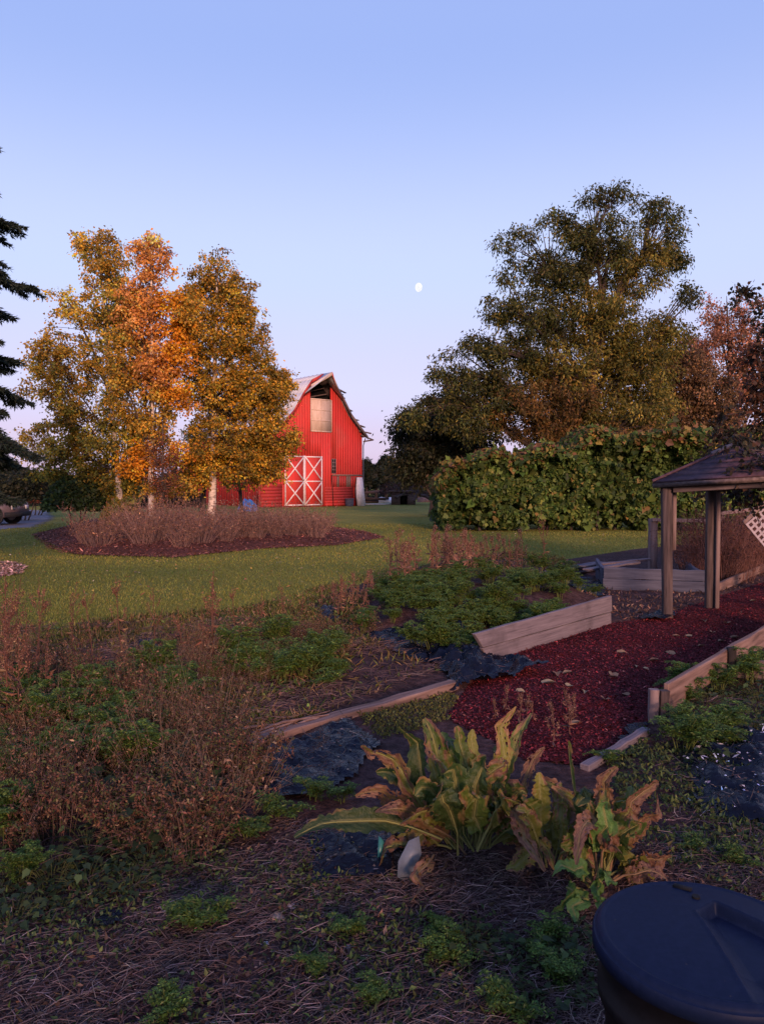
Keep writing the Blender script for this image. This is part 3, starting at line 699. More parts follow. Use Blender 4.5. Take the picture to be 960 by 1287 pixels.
tree('dark_tree', 'low dark tree between the barn gap and the walnut', 'tree', bd_, 44, [(545, 535, 42, 32), (510, 540, 22, 22), (570, 500, 26, 24), (540, 575, 50, 26), (590, 560, 40, 40), (520, 590, 26, 18)],
     P(550, 500, 44), .25, 330, 84, .22, .1, [DK], .7, .5, 43, limbs=12, twigs=6, low=.1)
BRN = [(0.138, 0.078, 0.036, 3), (0.096, 0.06, 0.031, 3), (0.18, 0.102, 0.042, 1)]
b_ = P(868, 611, 46); b_.z = 0
tree('brown_tree', 'rounded russet brown tree standing beside the walnut', 'tree', b_, 46, [(860, 480, 52, 42), (830, 530, 50, 40), (890, 530, 50, 45), (845, 455, 30, 25), (875, 570, 70, 25)], P(862, 450, 46), .3, 420, 90, .17, .12, [BRN], .7, .3, 44, limbs=14, twigs=6)
ORB = [(0.405, 0.189, 0.108, 3), (0.324, 0.149, 0.088, 2), (0.23, 0.121, 0.068, 2)]
b_ = P(925, 611, 52); b_.z = 0
tree('orange_tree', 'thin-leaved coral orange tree behind the brown one', 'tree', b_, 52, [(905, 395, 24, 32), (930, 410, 30, 40), (900, 430, 34, 36), (945, 450, 40, 50), (875, 440, 22, 30), (985, 430, 40, 60), (930, 500, 50, 50)], P(915, 372, 52), .28, 300, 78, .15, .12, [ORB], .8, .3, 45, limbs=14, twigs=6)

# leafy tree overhanging the gazebo, mostly out of frame
MAP = [(.024, .025, .016, 4), (.04, .034, .019, 3), (.075, .038, .02, 1.5), (.05, .028, .02, 2)]
MAPO = [(.15, .06, .03, 2), (.085, .04, .026, 3), (.045, .032, .02, 3)]
b_ = P(1008, 611, 11.6); b_.z = .02
tree('maple_tree', 'dark red-brown leafy tree overhanging the small shelter roof', 'tree', b_, 11.6,
     [(975, 400, 36, 50), (948, 372, 20, 14), (960, 480, 42, 60), (945, 440, 22, 30, -.5), (925, 555, 48, 46), (905, 600, 38, 26, .4), (960, 590, 50, 50, -.9), (1040, 440, 70, 90), (1040, 560, 70, 70), (880, 590, 22, 22, .8), (945, 572, 38, 26, -2.7), (975, 590, 30, 30, -2.9)],
     P(1000, 330, 11.6), .11, 180, 66, .062, .055, [MAP, MAPO], .26, .5, 46, limbs=10, leafkind='lobed', low=.3, blobpal=[0, 0, 1, 1, 0, 0, 0, 0, 0, 0, 0, 0], twigs=5)

# ------------------------------------------------------------------ conifers
NEED = [(.016, .028, .022, 3), (.024, .036, .026, 2), (.011, .02, .017, 2)]
def conifer(name, label, base, ht, prof_, nb, spray, nl, seed, group=None, r0=.18, pal=NEED, low=.12, fine=1.0):
    rng = np.random.default_rng(seed); base = Vector(base); o3 = tuple(base)
    rt = root(name, base, label, 'conifer', group)
    mb = MB(); zz = np.linspace(0, ht, 10); tube(mb, [(base.x, base.y, base.z + q) for q in zz], r0 * (1 - zz / ht) + .01, 8); mb.build('trunk', M['bark'], rt, o3, True)
    br = MB(); lf = MB(); PP, DD, CC = [], [], []
    for k in range(nb):
        h = low + (1 - low) * (k + rng.random()) / nb; ln = np.interp(h, *prof_) * rng.uniform(.75, 1.1); a = k * 2.4 + rng.normal(0, .3)
        st = np.array([base.x, base.y, base.z + h * ht]); dr = np.array([math.cos(a), math.sin(a), 0])
        en = st + dr * ln + np.array([0, 0, -ln * rng.uniform(.2, .6)]); cv = bez(st, (st + en) / 2 + np.array([0, 0, .14 * ln]), en, 8)
        en2 = cv[-1] + np.array([0, 0, .06 * ln]); cv[-1] = en2
        tube(br, cv, np.linspace(.012 + .012 * ln, .006, 8), 4, cap=False)
        ns = max(3, int(spray * ln)); side = np.cross(dr, [0, 0, 1])
        for q in range(ns):
            t = .12 + .88 * (q + rng.random()) / ns; i = t * 7; i0 = min(int(i), 6); p = cv[i0] + (cv[i0 + 1] - cv[i0]) * (i - i0)
            sl = (.5 * (1 - t) + .14) * min(ln, 2.2) * rng.uniform(.5, 1.1); sg = 1 if q % 2 else -1
            d = unit(dr * .75 + side * sg * .8 + np.array([0, 0, -.42 - .25 * rng.random()])); 
            tube(br, [p, p + d * sl], np.array([.007, .003]), 3, cap=False)
            m = int(nl * sl) + 3; u = rng.random(m)
            pp = p + d * (u * sl)[:, None]
            PP.append(pp); DD.append(d * .8 + rdir(m, rng) * .75 + np.array([0, 0, -.15]))
    PP = np.concatenate(PP); DD = np.concatenate(DD); m = len(PP)
    leaves(lf, PP, DD, rdir(m, rng), fine * rng.uniform(.045, .085, m), fine * .016, pick(pal, m, rng))
    br.build('branch', M['bark'], rt, o3); c = lf.build('foliage', M['needle'], rt, o3); c['kind'] = 'stuff'
    return rt
cb = P(-134, 611, 15); cb.z = 0
conifer('conifer_tree', 'big dark conifer with drooping boughs at the edge of the lawn', cb, 12.9, ([0, .1, .3, .5, .68, .75, 1], [1.9, 2.1, 2.5, 2.4, 2.0, 1.3, .05]), 120, 26, 150, 51, r0=.24, low=.13, fine=1.7)
# far treeline
k = 0; FARP = [(.02, .03, .02, 3), (.03, .038, .022, 2)]
for px, top, Y in [(20, 575, 62), (-25, 560, 60), (-70, 566, 64), (46, 588, 66), (462, 573, 100), (478, 582, 104), (492, 566, 98), (507, 574, 102), (524, 560, 106), (545, 570, 101), (565, 562, 107), (590, 558, 104), (100, 585, 90), (130, 590, 92), (165, 582, 94), (225, 592, 90), (245, 588, 96)]:
    b_ = P(px, 611, Y); b_.z = 0; h = Z(top, Y); rng = np.random.default_rng(600 + k)
    conifer('far_conifer', 'distant dark green conifer in the treeline beyond the lawn', b_, h, ([0, .1, .5, 1], [h * .3, h * .33, h * .2, .1]), 60, 5, 16, 600 + k, 'far treeline conifers', .15, FARP, .02, 5.0); k += 1

# ------------------------------------------------------------------ leafy shell for hedges and bushes
def shell(name, label, cat, base, pts_fun, n, L, Wd, pal, seed, stems, kind='lobed', palfun=None, group=None, hang=.8):
    rng = np.random.default_rng(seed); rt = root(name, base, label, cat, group); o3 = tuple(base)
    p, nr = pts_fun(n, rng)
    d = rdir(n, rng) * .9 + np.array([0, 0, -hang * .7]) + nr * .3; nn = nr + rdir(n, rng) * .95
    col = pick(pal, n, rng) if palfun is None else palfun(p, rng)
    lf = MB(); sc_ = np.exp(rng.normal(-.05, .32, n)); leaves(lf, p, d, nn, L * sc_, Wd * sc_ * rng.uniform(.8, 1.1, n), col, kind=kind)
    c = lf.build('foliage', M['leaf'], rt, o3); c['kind'] = 'stuff'
    for a, b_, r in stems:
        mb = MB(); a = np.array(a); b_ = np.array(b_); tube(mb, bez(a, (a + b_) / 2 + rng.normal(0, .15, 3), b_, 7), np.linspace(r, r * .4, 7), 6); mb.build('stem', M['bark'], rt, o3, True)
    return rt
# the big vine hedge
HX0, HX1, HY0, HY1 = G(551, 666).x, 16.5, 28.6, 32.6
def hedge_top(x): 
    px = 480 + x / 29.5 * FPX
    y = np.interp(px, [545, 556, 580, 610, 640, 680, 715, 738, 760, 800, 840, 880, 910, 1100], [625, 600, 580, 572, 572, 564, 560, 544, 546, 552, 545, 542, 548, 545])
    return 1.7 + (611 - y) / FPX * 29.6
def hedge_pts(n, rng):
    x = rng.uniform(HX0, HX1, n); top = hedge_top(x) + .8 * VN.fbm(x, x * 0 + 3, 1.1, 4)
    u = rng.random(n); f = u < .66
    zb = .08 + np.clip(.9 * VN.fbm(x + 3, x * 0, 1.2, 4) + .12, 0, .6); z = np.where(f, zb + (top - zb) * rng.random(n) ** .9, top - rng.random(n) ** 2 * .5)
    yb = HY0 + .2 + 1.7 * VN.fbm(x, z * 1.2, .75, 4) + .7 * (z / top) ** 4
    y = np.where(f, yb + rng.random(n) ** 2 * 1.1, HY0 + rng.random(n) * (HY1 - HY0))
    deep = f & (VN.fbm(x + 9, z, 1.4, 3) > .07); y = np.where(deep, y + .8, y)
    low_gap = f & (z < .55) & (rng.random(n) < .7); y = np.where(low_gap, y + .9, y)
    left = rng.random(n) < .08
    x = np.where(left, HX0 + rng.random(n) ** 2 * .8 + .3 * VN.fbm(z, y, 1, 3), x); y = np.where(left, HY0 + rng.random(n) * (HY1 - HY0), y)
    z = np.where(left, np.minimum(z, hedge_top(x)), z)
    nr = np.where(f[:, None], [0, -1, .15], [0, -.35, .9]); nr = np.where(left[:, None], [-1, -.3, .1], nr)
    pp = np.stack([x, y, z], 1) + rng.normal(0, .05, (n, 3)); k0 = 0
    for q in range(170):                 # stray shoots
        i = rng.integers(0, n); m = 16; d = unit(nr[i] * .7 + np.array([0, 0, .9]) + rng.normal(0, .5, 3)); ln = rng.uniform(.3, .85); t = np.linspace(0, 1, m)[:, None]
        pp[k0:k0 + m] = pp[i] + d * t * ln - np.array([0, 0, 1]) * t ** 2 * ln * .35; nr[k0:k0 + m] = nr[i]; k0 += m
    return pp, nr
def hedge_pal(p, rng):
    n = len(p); top = hedge_top(p[:, 0]); k = (p[:, 2] / top)
    c = pick([(.075, .125, .027, 4), (.11, .165, .037, 3), (.045, .075, .02, 3), (.17, .21, .05, 1)], n, rng)
    warm = rng.random(n) < np.clip((k - .86) * 4, 0, .45); c[warm] = pick([(.2, .105, .05, 3), (.24, .17, .05, 4), (.15, .07, .04, 1)], warm.sum(), rng)
    c *= (1 + 1.3 * VN.fbm(p[:, 0] + 5, p[:, 2], .6, 3))[:, None]
    br = rng.random(n) < .06; c[br] = pick([(.2, .2, .05, 1), (.24, .16, .05, 1)], br.sum(), rng)
    return c
stems = [((x, 29.6 + .5 * math.sin(x * 3), 0), (x + .2, 30, 2.2), .06) for x in np.arange(HX0 + .6, 16, .9)]
shell('vine_hedge', 'broad leafy green vine hedge with reddening top at the lawn edge', 'hedge', (6, 29.5, 0), hedge_pts, 90000, .16, .15, None, 61, stems, palfun=hedge_pal)
# round bushes
def bush_pts(c, r):
    def f(n, rng):
        d = rdir(n, rng); d[:, 2] = np.abs(d[:, 2]) * 1.0 - .12; k = 1 + .55 * VN.fbm(d[:, 0] * 2 + c[0], d[:, 1] * 2 + d[:, 2] * 2, 1.2, 3)
        rad = rng.random(n) ** .3 * k
        p = np.array(c) + d * np.array(r) * rad[:, None]; p[:, 2] = np.maximum(p[:, 2], .08); return p, d
    return f
GRN = [(.045, .07, .02, 3), (.07, .1, .025, 2), (.03, .045, .018, 2), (.14, .14, .03, 1)]
YEL = [(.16, .14, .03, 2), (.22, .14, .03, 2), (.08, .09, .025, 2)]
for px, py, rx, ht, Y, n, pal, lab in [(93, 664, 40, 74, 29.5, 9000, GRN, 'dense dark green bush on the lawn between the driveway and the golden birch'), (155, 668, 26, 50, 26, 3500, YEL, 'yellowing green bush in the mulch bed under the birches'),
                                  (30, 650, 34, 72, 38, 5000, DK, 'blackish evergreen bush beside the driveway'), (47, 643, 16, 46, 45, 2500, RUST, 'rusty brown shrub behind the driveway'), (-30, 650, 40, 80, 40, 4500, DK, 'dark evergreen bush behind the parked car'),
                                  (326, 664, 22, 26, 24.5, 2600, [(.05, .08, .05, 2), (.09, .1, .07, 1)], 'grey green low bush beside the blue tarp'), (515, 630, 44, 34, 72, 3200, [(.05, .028, .028, 3), (.08, .045, .04, 1)], 'purple brown bramble thicket around the hutch'),
                                  (215, 640, 46, 42, 40, 4200, DK, 'dark undergrowth bush between the birch trunks')]:
    k = Y / FPX; c = P(px, 611, Y); c.z = 0
    shell('bush', lab, 'bush', c, bush_pts((c.x, c.y, ht * k * .42), (rx * k, rx * k, ht * k * .56)), n, .13, .09, pal, int(px) + 700, [((c.x + q, c.y, 0), (c.x + q * 3, c.y + .1, ht * k * .6), .04) for q in (-.15, .05, .2)], kind='diamond', hang=.3)

for k, (px, top, rx, Y) in enumerate([(460, 578, 10, 92), (472, 583, 11, 94), (485, 572, 10, 93), (497, 580, 11, 96), (510, 570, 12, 95), (526, 574, 14, 97), (545, 568, 16, 98), (10, 582, 24, 70), (-30, 575, 26, 72), (70, 592, 22, 74), (120, 590, 24, 88), (170, 588, 24, 90), (225, 590, 24, 88), (575, 566, 18, 99)]):
    kk = Y / FPX; c = P(px, 611, Y); c.z = 0; ht = Z(top, Y)
    shell('far_tree', 'distant dense dark green tree closing the gap at the horizon', 'tree', c, bush_pts((c.x, c.y, ht * .45), (rx * kk * 1.15, rx * kk, ht * .6)), 2600, .42, .3, [(.022, .032, .022, 3), (.035, .045, .028, 2), (.05, .05, .03, 1)], 900 + k, [((c.x, c.y, 0), (c.x + .2, c.y, ht * .7), .2)], kind='diamond', group='far dense trees', hang=.2)
# ------------------------------------------------------------------ lawn grass
rng = np.random.default_rng(71); n = 190000
yy = 8.3 + 26 * rng.random(n) ** 2.0; xx = (rng.random(n) - .5) * 2 * (.62 * yy + 1.5)
ok = ~in_poly(xx, yy, GARDEN) & ~in_poly(xx, yy, ISLE) & ~in_poly(xx, yy, DRIVE) & ~((xx > HX0) & (yy > HY0 - .2)); xx, yy = xx[ok], yy[ok]; n = len(xx)
p = np.stack([xx, yy, np.zeros(n)], 1); d = rdir(n, rng) * .65 + np.array([0, 0, 1]); 
patch = VN.fbm(xx, yy, .35, 4)[:, None]
col = pick([(.17, .19, .036, 4), (.21, .215, .046, 3), (.135, .155, .03, 2), (.27, .235, .07, .7)], n, rng) * (1 + patch * np.array([1.5, 1.0, .7]))
gr = MB(); leaves(gr, p, d, rdir(n, rng), rng.uniform(.025, .05, n) * (1 + yy / 60), .006 * (1 + yy / 14), np.clip(col, .01, .5))
o = gr.build('lawn_grass', M['leaf']); tag(o, 'short olive green mown grass of the lawn', 'grass', kind='stuff')
# ------------------------------------------------------------------ planks
def plank(name, bl, br, tr, tl, th, m, parent=None, bev=.006, rough=.004, seed=0):
    """board whose face has the four given corners; thickness is added behind the face"""
    bl, br, tr, tl = map(Vector, (bl, br, tr, tl)); X = (br - bl).normalized(); n = X.cross(tl - bl).normalized(); Zv = n.cross(X)
    Mx = Matrix((X, n, Zv)).transposed().to_4x4(); Mx.translation = (bl + br) / 2; inv = Mx.inverted()
    f = [inv @ q for q in (bl, br, tr, tl)]
    bm = bmesh.new(); K = 10; rings = []; rr = np.random.default_rng(seed + 17)
    for k in range(K + 1):
        t = k / K; a = f[0].lerp(f[1], t); b = f[3].lerp(f[2], t); j = rr.normal(0, rough, 6) * (1 if 0 < k < K else .6)
        rings.append([bm.verts.new(q) for q in ((a.x + j[4] * 2, a.y + j[0], a.z + j[1]), (b.x + j[5] * 2, b.y + j[0], b.z + j[2]), (b.x + j[5] * 2, b.y + th + j[3], b.z + j[2]), (a.x + j[4] * 2, a.y + th + j[3], a.z + j[1]))])
    for k in range(K):
        for q in range(4): bm.faces.new((rings[k][q], rings[k][(q + 1) % 4], rings[k + 1][(q + 1) % 4], rings[k + 1][q]))
    bm.faces.new(rings[0][::-1]); bm.faces.new(rings[K])
    bmesh.ops.recalc_face_normals(bm, faces=bm.faces)
    eds = [e for e in bm.edges if len(e.link_faces) == 2 and e.calc_face_angle(0) > .9]
    bmesh.ops.bevel(bm, geom=eds, offset=bev, segments=1, affect='EDGES', clamp_overlap=True)
    me = bpy.data.meshes.new(name); bm.to_mesh(me); bm.free(); me.materials.append(M[m])
    o = bpy.data.objects.new(name, me); COL.objects.link(o)
    if parent is not None: o.parent = parent; o.matrix_world = Mx; o.matrix_parent_inverse = Matrix.Translation(-parent.location); o.matrix_basis = Mx
    else: o.matrix_world = Mx
    return o
UP = Vector((0, 0, 1))
def vert_board(name, A, B, z0, z1, th, m, parent=None, seed=0, **kw):
    A, B = Vector(A), Vector(B); A.z = B.z = 0
    return plank(name, A + UP * z0, B + UP * z0, B + UP * z1, A + UP * z1, th, m, parent, seed=seed, **kw)

# raised bed wall of two stacked boards
A = G(612, 833); B = G(764, 786); A.z = B.z = 0
tl = VP(591, 796, A, B); tr = VP(763, 748, A, B); ml = VP(601, 813, A, B); mr = VP(763.5, 768, A, B)
rb = root('raised_bed_wall', (A + B) / 2, 'pale two-board wooden bed wall holding back green herbs by the red mulch', 'bed wall')
plank('board', A + UP * -.02, B + UP * -.02, mr - UP * .009, ml - UP * .009, .045, 'wood', rb, seed=1, rough=.002)
oo = Vector(((B - A).y, -(B - A).x, 0)).normalized() * .012
plank('board', ml + oo, mr + oo, tr + oo, tl + oo, .045, 'wood', rb, seed=2, rough=.002)
inw = Vector((-(B - A).y, (B - A).x, 0)).normalized()
for t in (.1, .93):
    c = A.lerp(B, t) + inw * .09; mb = MB(); box(mb, c.x - .04, c.x + .04, c.y - .04, c.y + .04, -.05, .24); mb.build('stake', M['post'], rb, tuple(rb.location))

# split edging timber at left
A = G(296, 944); B = G(566, 868)
et = root('edging_timber', A, 'long split brown edging timber along the bare soil bed', 'timber')
plank('beam', A + UP * .0, B + UP * .0, B + UP * .095, A + UP * .07, .10, 'wood_warm', et, rough=.004, seed=5)
rng = np.random.default_rng(8); dr = (B - A).normalized(); sd = Vector((-dr.y, dr.x, 0))
for k in range(9):
    a = A + dr * rng.uniform(-.25, .35) + sd * rng.uniform(-.04, .12); ln = rng.uniform(.25, .8); mb = MB(); dv = (dr + sd * rng.normal(0, .12))
    tube(mb, [a + UP * .05, a + dv * ln * .5 + UP * rng.uniform(.04, .1), a + dv * ln + UP * rng.uniform(.05, .1)], np.array([.006, .012, .006]), 4); mb.build('splinter', M['wood_warm'], et, tuple(A))

# right bed: stub post, long board, cross board
A = G(826, 914)
sp = root('corner_post', A, 'split stub post at the corner of the weedy bed', 'post')
POST_TODO = (sp, A.copy())
E1 = Vector((A.x + .06, A.y + .06, 0)); E2 = Vector((4.7, 8.75, 0))
rbd = root('bed_edge_board', E1, 'long weathered board edging the weedy bed by the stub post', 'board')
vert_board('board', E1, E2, .10, .30, .045, 'wood_warm', rbd, seed=6)
C1 = E1.lerp(E2, .36) + Vector((.05, -.04, 0)); C2 = Vector((4.4, C1.y - .75, 0))
vert_board('cross_board', C1, C2, .06, .22, .045, 'wood_dark', rbd, seed=7)
mb = MB(); box(mb, C1.x - .07, C1.x - .01, C1.y - .09, C1.y - .03, 0, .32); mb.build('stake', M['void'], rbd, tuple(E1))
A = G(728, 972); B = G(806, 926)
plk = root('ground_timber', A, 'low grey timber between the red mulch and black sheet', 'timber'); plank('beam', A, B, B + UP * .07, A + UP * .06, .06, 'wood', plk, seed=9, rough=.002)

# grey bed far side, plank pile, angled board
A = G(757, 742); B = G(886, 747)
gb = root('grey_raised_bed', A, 'blue grey board raised bed behind the shelter post', 'raised bed')
vert_board('board', A, B, 0, .20, .05, 'wood_grey', gb, seed=10); vert_board('board', A + Vector((.01, 0, 0)), B, .204, .38, .05, 'wood_grey', gb, seed=11)
bk = Vector((.35, 1.7, 0)); vert_board('side_board', A + Vector((.0, .06, 0)), A + bk, 0, .36, .05, 'wood_grey', gb, seed=12); vert_board('side_board', B + Vector((-.05, .06, 0)), B + bk, 0, .34, .05, 'wood_grey', gb, seed=13)
for k, (a, b_, z, w) in enumerate([((688, 724), (752, 714), .10, .2), ((690, 720), (756, 709), .16, .22), ((696, 717), (762, 706), .20, .2), ((742, 715), (805, 706), .30, .16), ((735, 711), (818, 702), .26, .14), ((686, 728), (745, 726), .03, .18)]):
    A = G(*a, z); B = G(*b_, z); sd = Vector((-(B - A).y, (B - A).x, 0)).normalized() * w
    o = plank('loose_plank', A, B, B + sd, A + sd, -.035, ['wood', 'post_pale', 'wood_grey'][k % 3], seed=20 + k)
    tag(o, 'bleached loose plank lying in the pile by the grey bed', 'plank', 'planks piled by the grey bed')
A = G(897, 747); B = G(975, 712); ab = root('angled_board', A, 'pinkish board set on edge beyond the shelter', 'board'); vert_board('board', A, B, 0, .17, .05, 'wood_warm', ab, seed=30)

# ------------------------------------------------------------------ shelter with a hipped roof
A = G(838, 782); B = G(891, 768); A.z = B.z = 0
ab_ = (B - A); pr_ = Vector((ab_.y, -ab_.x, 0)).normalized() * 1.38; Cc = A + pr_; Dd = B + pr_
gz = root('garden_shelter', (A + Dd) / 2, 'small weathered shelter on posts with a hipped shingle roof', 'shelter')
def post(name, p, h, w, m, parent, lean=(0, 0), seed=0):
    rr = np.random.default_rng(seed); mb = MB(); q = []; ang = rr.uniform(-.2, .2) + .75
    for z in np.linspace(-.05, h, 7):
        q.append([(p[0] + lean[0] * z + w / 2 * math.sqrt(2) * math.cos(ang + k * math.pi / 2) + rr.normal(0, .003), p[1] + lean[1] * z + w / 2 * math.sqrt(2) * math.sin(ang + k * math.pi / 2) + rr.normal(0, .003), z) for k in range(4)])
    for i in range(6): mb.add(np.array(q[i] + q[i + 1]), BOXF[2:])
    mb.add(q[0], [[0, 3, 2, 1]]); mb.add(q[6], [[0, 1, 2, 3]])
    return mb.build(name, M[m], parent, tuple(parent.location))
ZEa = 1.74
sp_, Ap = POST_TODO
post('half_post', (Ap.x - .032, Ap.y), .27, .062, 'post_pale', sp_, (.01, 0), 61); post('half_post', (Ap.x + .036, Ap.y + .01), .26, .06, 'post', sp_, (.05, 0), 62)
for k, (p, h) in enumerate(((A, 1.74), (B, 1.76), (Cc, 1.82), (Dd, 1.84))): post('post', p, h, .104, 'post', gz, (-.02 if k == 0 else 0, 0), k)
mb = MB(); sd = Vector((ab_.y, -ab_.x, 0)).normalized() * .09; 
tmp = A + sd * .2 + ab_.normalized() * .04; box(mb, tmp.x + .03, tmp.x + .075, tmp.y + .03, tmp.y + .07, .9, 1.72); mb.build('brace_strip', M['post_pale'], gz, tuple(gz.location))
tmp = B + Vector((.03, -.09, 0)); mb = MB(); box(mb, tmp.x, tmp.x + .05, tmp.y - .03, tmp.y, .0, 1.70); mb.build('brace_strip', M['post_pale'], gz, tuple(gz.location))
for a, b_, z0, z1 in ((A, B, 1.62, 1.64), (A, Cc, 1.62, 1.69), (B, Dd, 1.63, 1.70), (Cc, Dd, 1.70, 1.71)):
    n_ = (b_ - a).normalized() * .075
    plank('beam', a + n_ + UP * z0, b_ - n_ + UP * z1, b_ - n_ + UP * (z1 + .11), a + n_ + UP * (z0 + .11), .05, 'wood_dark', gz, seed=40)
cen = (A + Dd) / 2; apex = Vector((cen.x - .17, cen.y + .02, 2.17))
cor = []
for p, z in ((A, 1.735), (B, 1.765), (Dd, 1.86), (Cc, 1.83)):
    q = p + (p - cen).normalized() * .2; q.z = z; cor.append(q)
for k in range(4):
    a, b_ = cor[k], cor[(k + 1) % 4]; NC = 6
    for c in range(NC):
        t0, t1 = c / NC, (c + 1.12) / NC; t1 = min(t1, .985); lift = UP * .010
        q = [a.lerp(apex, t0), b_.lerp(apex, t0), b_.lerp(apex, t1), a.lerp(apex, t1)]
        mb = MB(); hexa(mb, [q[0], q[1], q[2] - lift, q[3] - lift], [q[0] + UP * .021, q[1] + UP * .021, q[2] + UP * .016, q[3] + UP * .016]); mb.build('shingle_course', M['shingle'], gz, tuple(gz.location))
    mb = MB(); o_ = UP * -.06; hexa(mb, [a + o_, b_ + o_, b_.lerp(apex, .03) + o_, a.lerp(apex, .03) + o_], [a - UP * .004, b_ - UP * .004, b_.lerp(apex, .03) - UP * .004, a.lerp(apex, .03) - UP * .004]); mb.build('fascia', M['wood_dark'], gz, tuple(gz.location))
    mb = MB(); tube(mb, [a + UP * .03, apex + UP * .02], .02, 6); mb.build('hip_cap', M['shingle'], gz, tuple(gz.location))
mb = MB(); q = cor[0].lerp(apex, .74); q2 = apex; tube(mb, [q + UP * .045, q2 + UP * .04], .025, 6); mb.build('ridge_flashing', M['wood_grey'], gz, tuple(gz.location))

# ------------------------------------------------------------------ rail fence, lattice
A = G(819.5, 717); fz = root('rail_fence', A, 'old pinkish wooden rail fence behind the shelter', 'fence')
B = G(905, 716); C_ = G(945, 712); Yf = A.y
post('post', A, Z(652, A.y) , .14, 'post_pale', fz, seed=5); post('post', B, Z(648, B.y), .10, 'post_pale', fz, seed=6); post('post', C_, Z(641, C_.y), .09, 'post_pale', fz, seed=7)
def rail(a, b_, zA, zB, w=.07, nm='rail'):
    plank(nm, Vector((a.x, a.y - .09, zA)), Vector((b_.x, b_.y - .09, zB)), Vector((b_.x, b_.y - .09, zB + w)), Vector((a.x, a.y - .09, zA + w)), .05, 'post_pale', fz, seed=50)
rail(A - Vector((.07, 0, 0)), G(886, 716), Z(655, A.y), Z(657, A.y)); rail(B - Vector((.25, 0, 0)), C_ + Vector((.1, 0, 0)), Z(648, B.y), Z(641, C_.y))
rail(G(921, 715), G(932, 713), Z(651, B.y), Z(661, B.y), .05, 'brace')
L0 = P(957, 667, 11.2); lt = root('lattice_panel', (L0.x + .2, L0.y, 0), 'tilted white lattice panel among the dry brambles', 'lattice')
e1 = Vector((math.cos(math.radians(-48)), .1, math.sin(math.radians(-48)))).normalized(); e2 = Vector((math.cos(math.radians(42)), 0.05, math.sin(math.radians(42)))).normalized(); e3 = e1.cross(e2)
O_ = P(936, 659, 11.2)
for k in range(8):
    for e, f, off in ((e1, e2, 0), (e2, e1, .012)):
        a = O_ + f * (k * .085) + e3 * off; ln = .62
        plank('slat', a, a + e * ln, a + e * ln + f * .032, a + f * .032, .009, 'lattice', lt, bev=.002, rough=.001, seed=k)
plank('frame', O_ - e1 * .06, O_ - e1 * .06 + e2 * .7, O_ - e1 * .0 + e2 * .7, O_, .03, 'post_pale', lt, seed=3)
post('leg', (L0.x + .17, L0.y + .05), L0.z, .06, 'post_pale', lt, seed=9)

# ------------------------------------------------------------------ waste bin
LC = P(890, 1178, 1.78); LZ = LC.z; RL = .262
bn = root('waste_bin', (LC.x, LC.y, 0), 'round black plastic bin with navy lid and moulded grip', 'bin')
o3 = (LC.x, LC.y, 0)
zs = [0.0, .02, LZ * .5, LZ - .16, LZ - .155, LZ - .125, LZ - .12, LZ - .05, LZ - .045, LZ - .025]
rs = [.205, .21, .225, .240, .252, .252, .242, .246, .252, .252]
mb = MB(); tube(mb, [(LC.x, LC.y, z) for z in zs], np.array(rs), 64); mb.build('body', M['bin_side'], bn, o3, True)
NR_, NT = 90, 220; v = []; rr_ = np.linspace(0, 1, NR_); aa = np.arange(NT) * 2 * math.pi / NT
def lp_(px, py):
    q = G(px, py, LZ + .012); return np.array([q.x - LC.x, q.y - LC.y])
la, le1, lb, le2 = lp_(873, 1150), lp_(935, 1240), lp_(897, 1133), lp_(962, 1163)
def sdist(x, y, p, q, ref):
    n_ = np.array([-(q - p)[1], (q - p)[0]]); n_ = n_ / np.linalg.norm(n_); n_ = n_ * np.sign((ref - p) @ n_); return (x - p[0]) * n_[0] + (y - p[1]) * n_[1]
lref = lp_(935, 1185)
def lid_h(r, a):
    x, y = RL * r * np.cos(a), RL * r * np.sin(a)
    h = .024 * (1 - r ** 2)
    d0, d1, d2 = sdist(x, y, la, lb, lref), sdist(x, y, la, le1, lref), sdist(x, y, lb, le2, lref)
    h = h - .034 * np.clip(d0 / .010, 0, 1) * np.clip(d2 / .010, 0, 1) * np.clip(d1 / .05, 0, 1) ** .7 * np.clip((1 - r) / .45, 0, 1)
    h = h + .004 * np.exp(-(d1 / .006) ** 2) * (d0 > 0) * np.clip((1 - r) / .2, 0, 1)
    rim = np.clip((r - .965) / .02, 0, 1); h = h - rim * .008 + .004 * np.exp(-((r - .93) / .02) ** 2)
    return h
Rg, Ag = np.meshgrid(rr_, aa, indexing='ij')
v = np.stack([LC.x + RL * Rg * np.cos(Ag), LC.y + RL * Rg * np.sin(Ag), LZ + lid_h(Rg, Ag)], -1).reshape(-1, 3)
f = [[i * NT + j, (i + 1) * NT + j, (i + 1) * NT + (j + 1) % NT, i * NT + (j + 1) % NT] for i in range(NR_ - 1) for j in range(NT)]
mb = MB(); mb.add(v, f)
mb2 = [np.stack([LC.x + RL * k * np.cos(aa), LC.y + RL * k * np.sin(aa), np.full(NT, LZ + z)], -1) for k, z in ((1.0, -.008), (1.012, -.014), (1.012, -.04), (.97, -.042))]
mb.add(np.concatenate(mb2), [[i * NT + j, (i + 1) * NT + j, (i + 1) * NT + (j + 1) % NT, i * NT + (j + 1) % NT] for i in range(3) for j in range(NT)])
lid = mb.build('lid', M['bin'], bn, o3, True)
def on_lid(px, py):
    p = G(px, py, LZ + .018); return p
p = on_lid(874, 1128); mb = MB(); tube(mb, [(p.x, p.y, LZ + .012), (p.x, p.y, LZ + .0225)], .010, 12); mb.build('vent_hole', M['hole'], lid, o3)
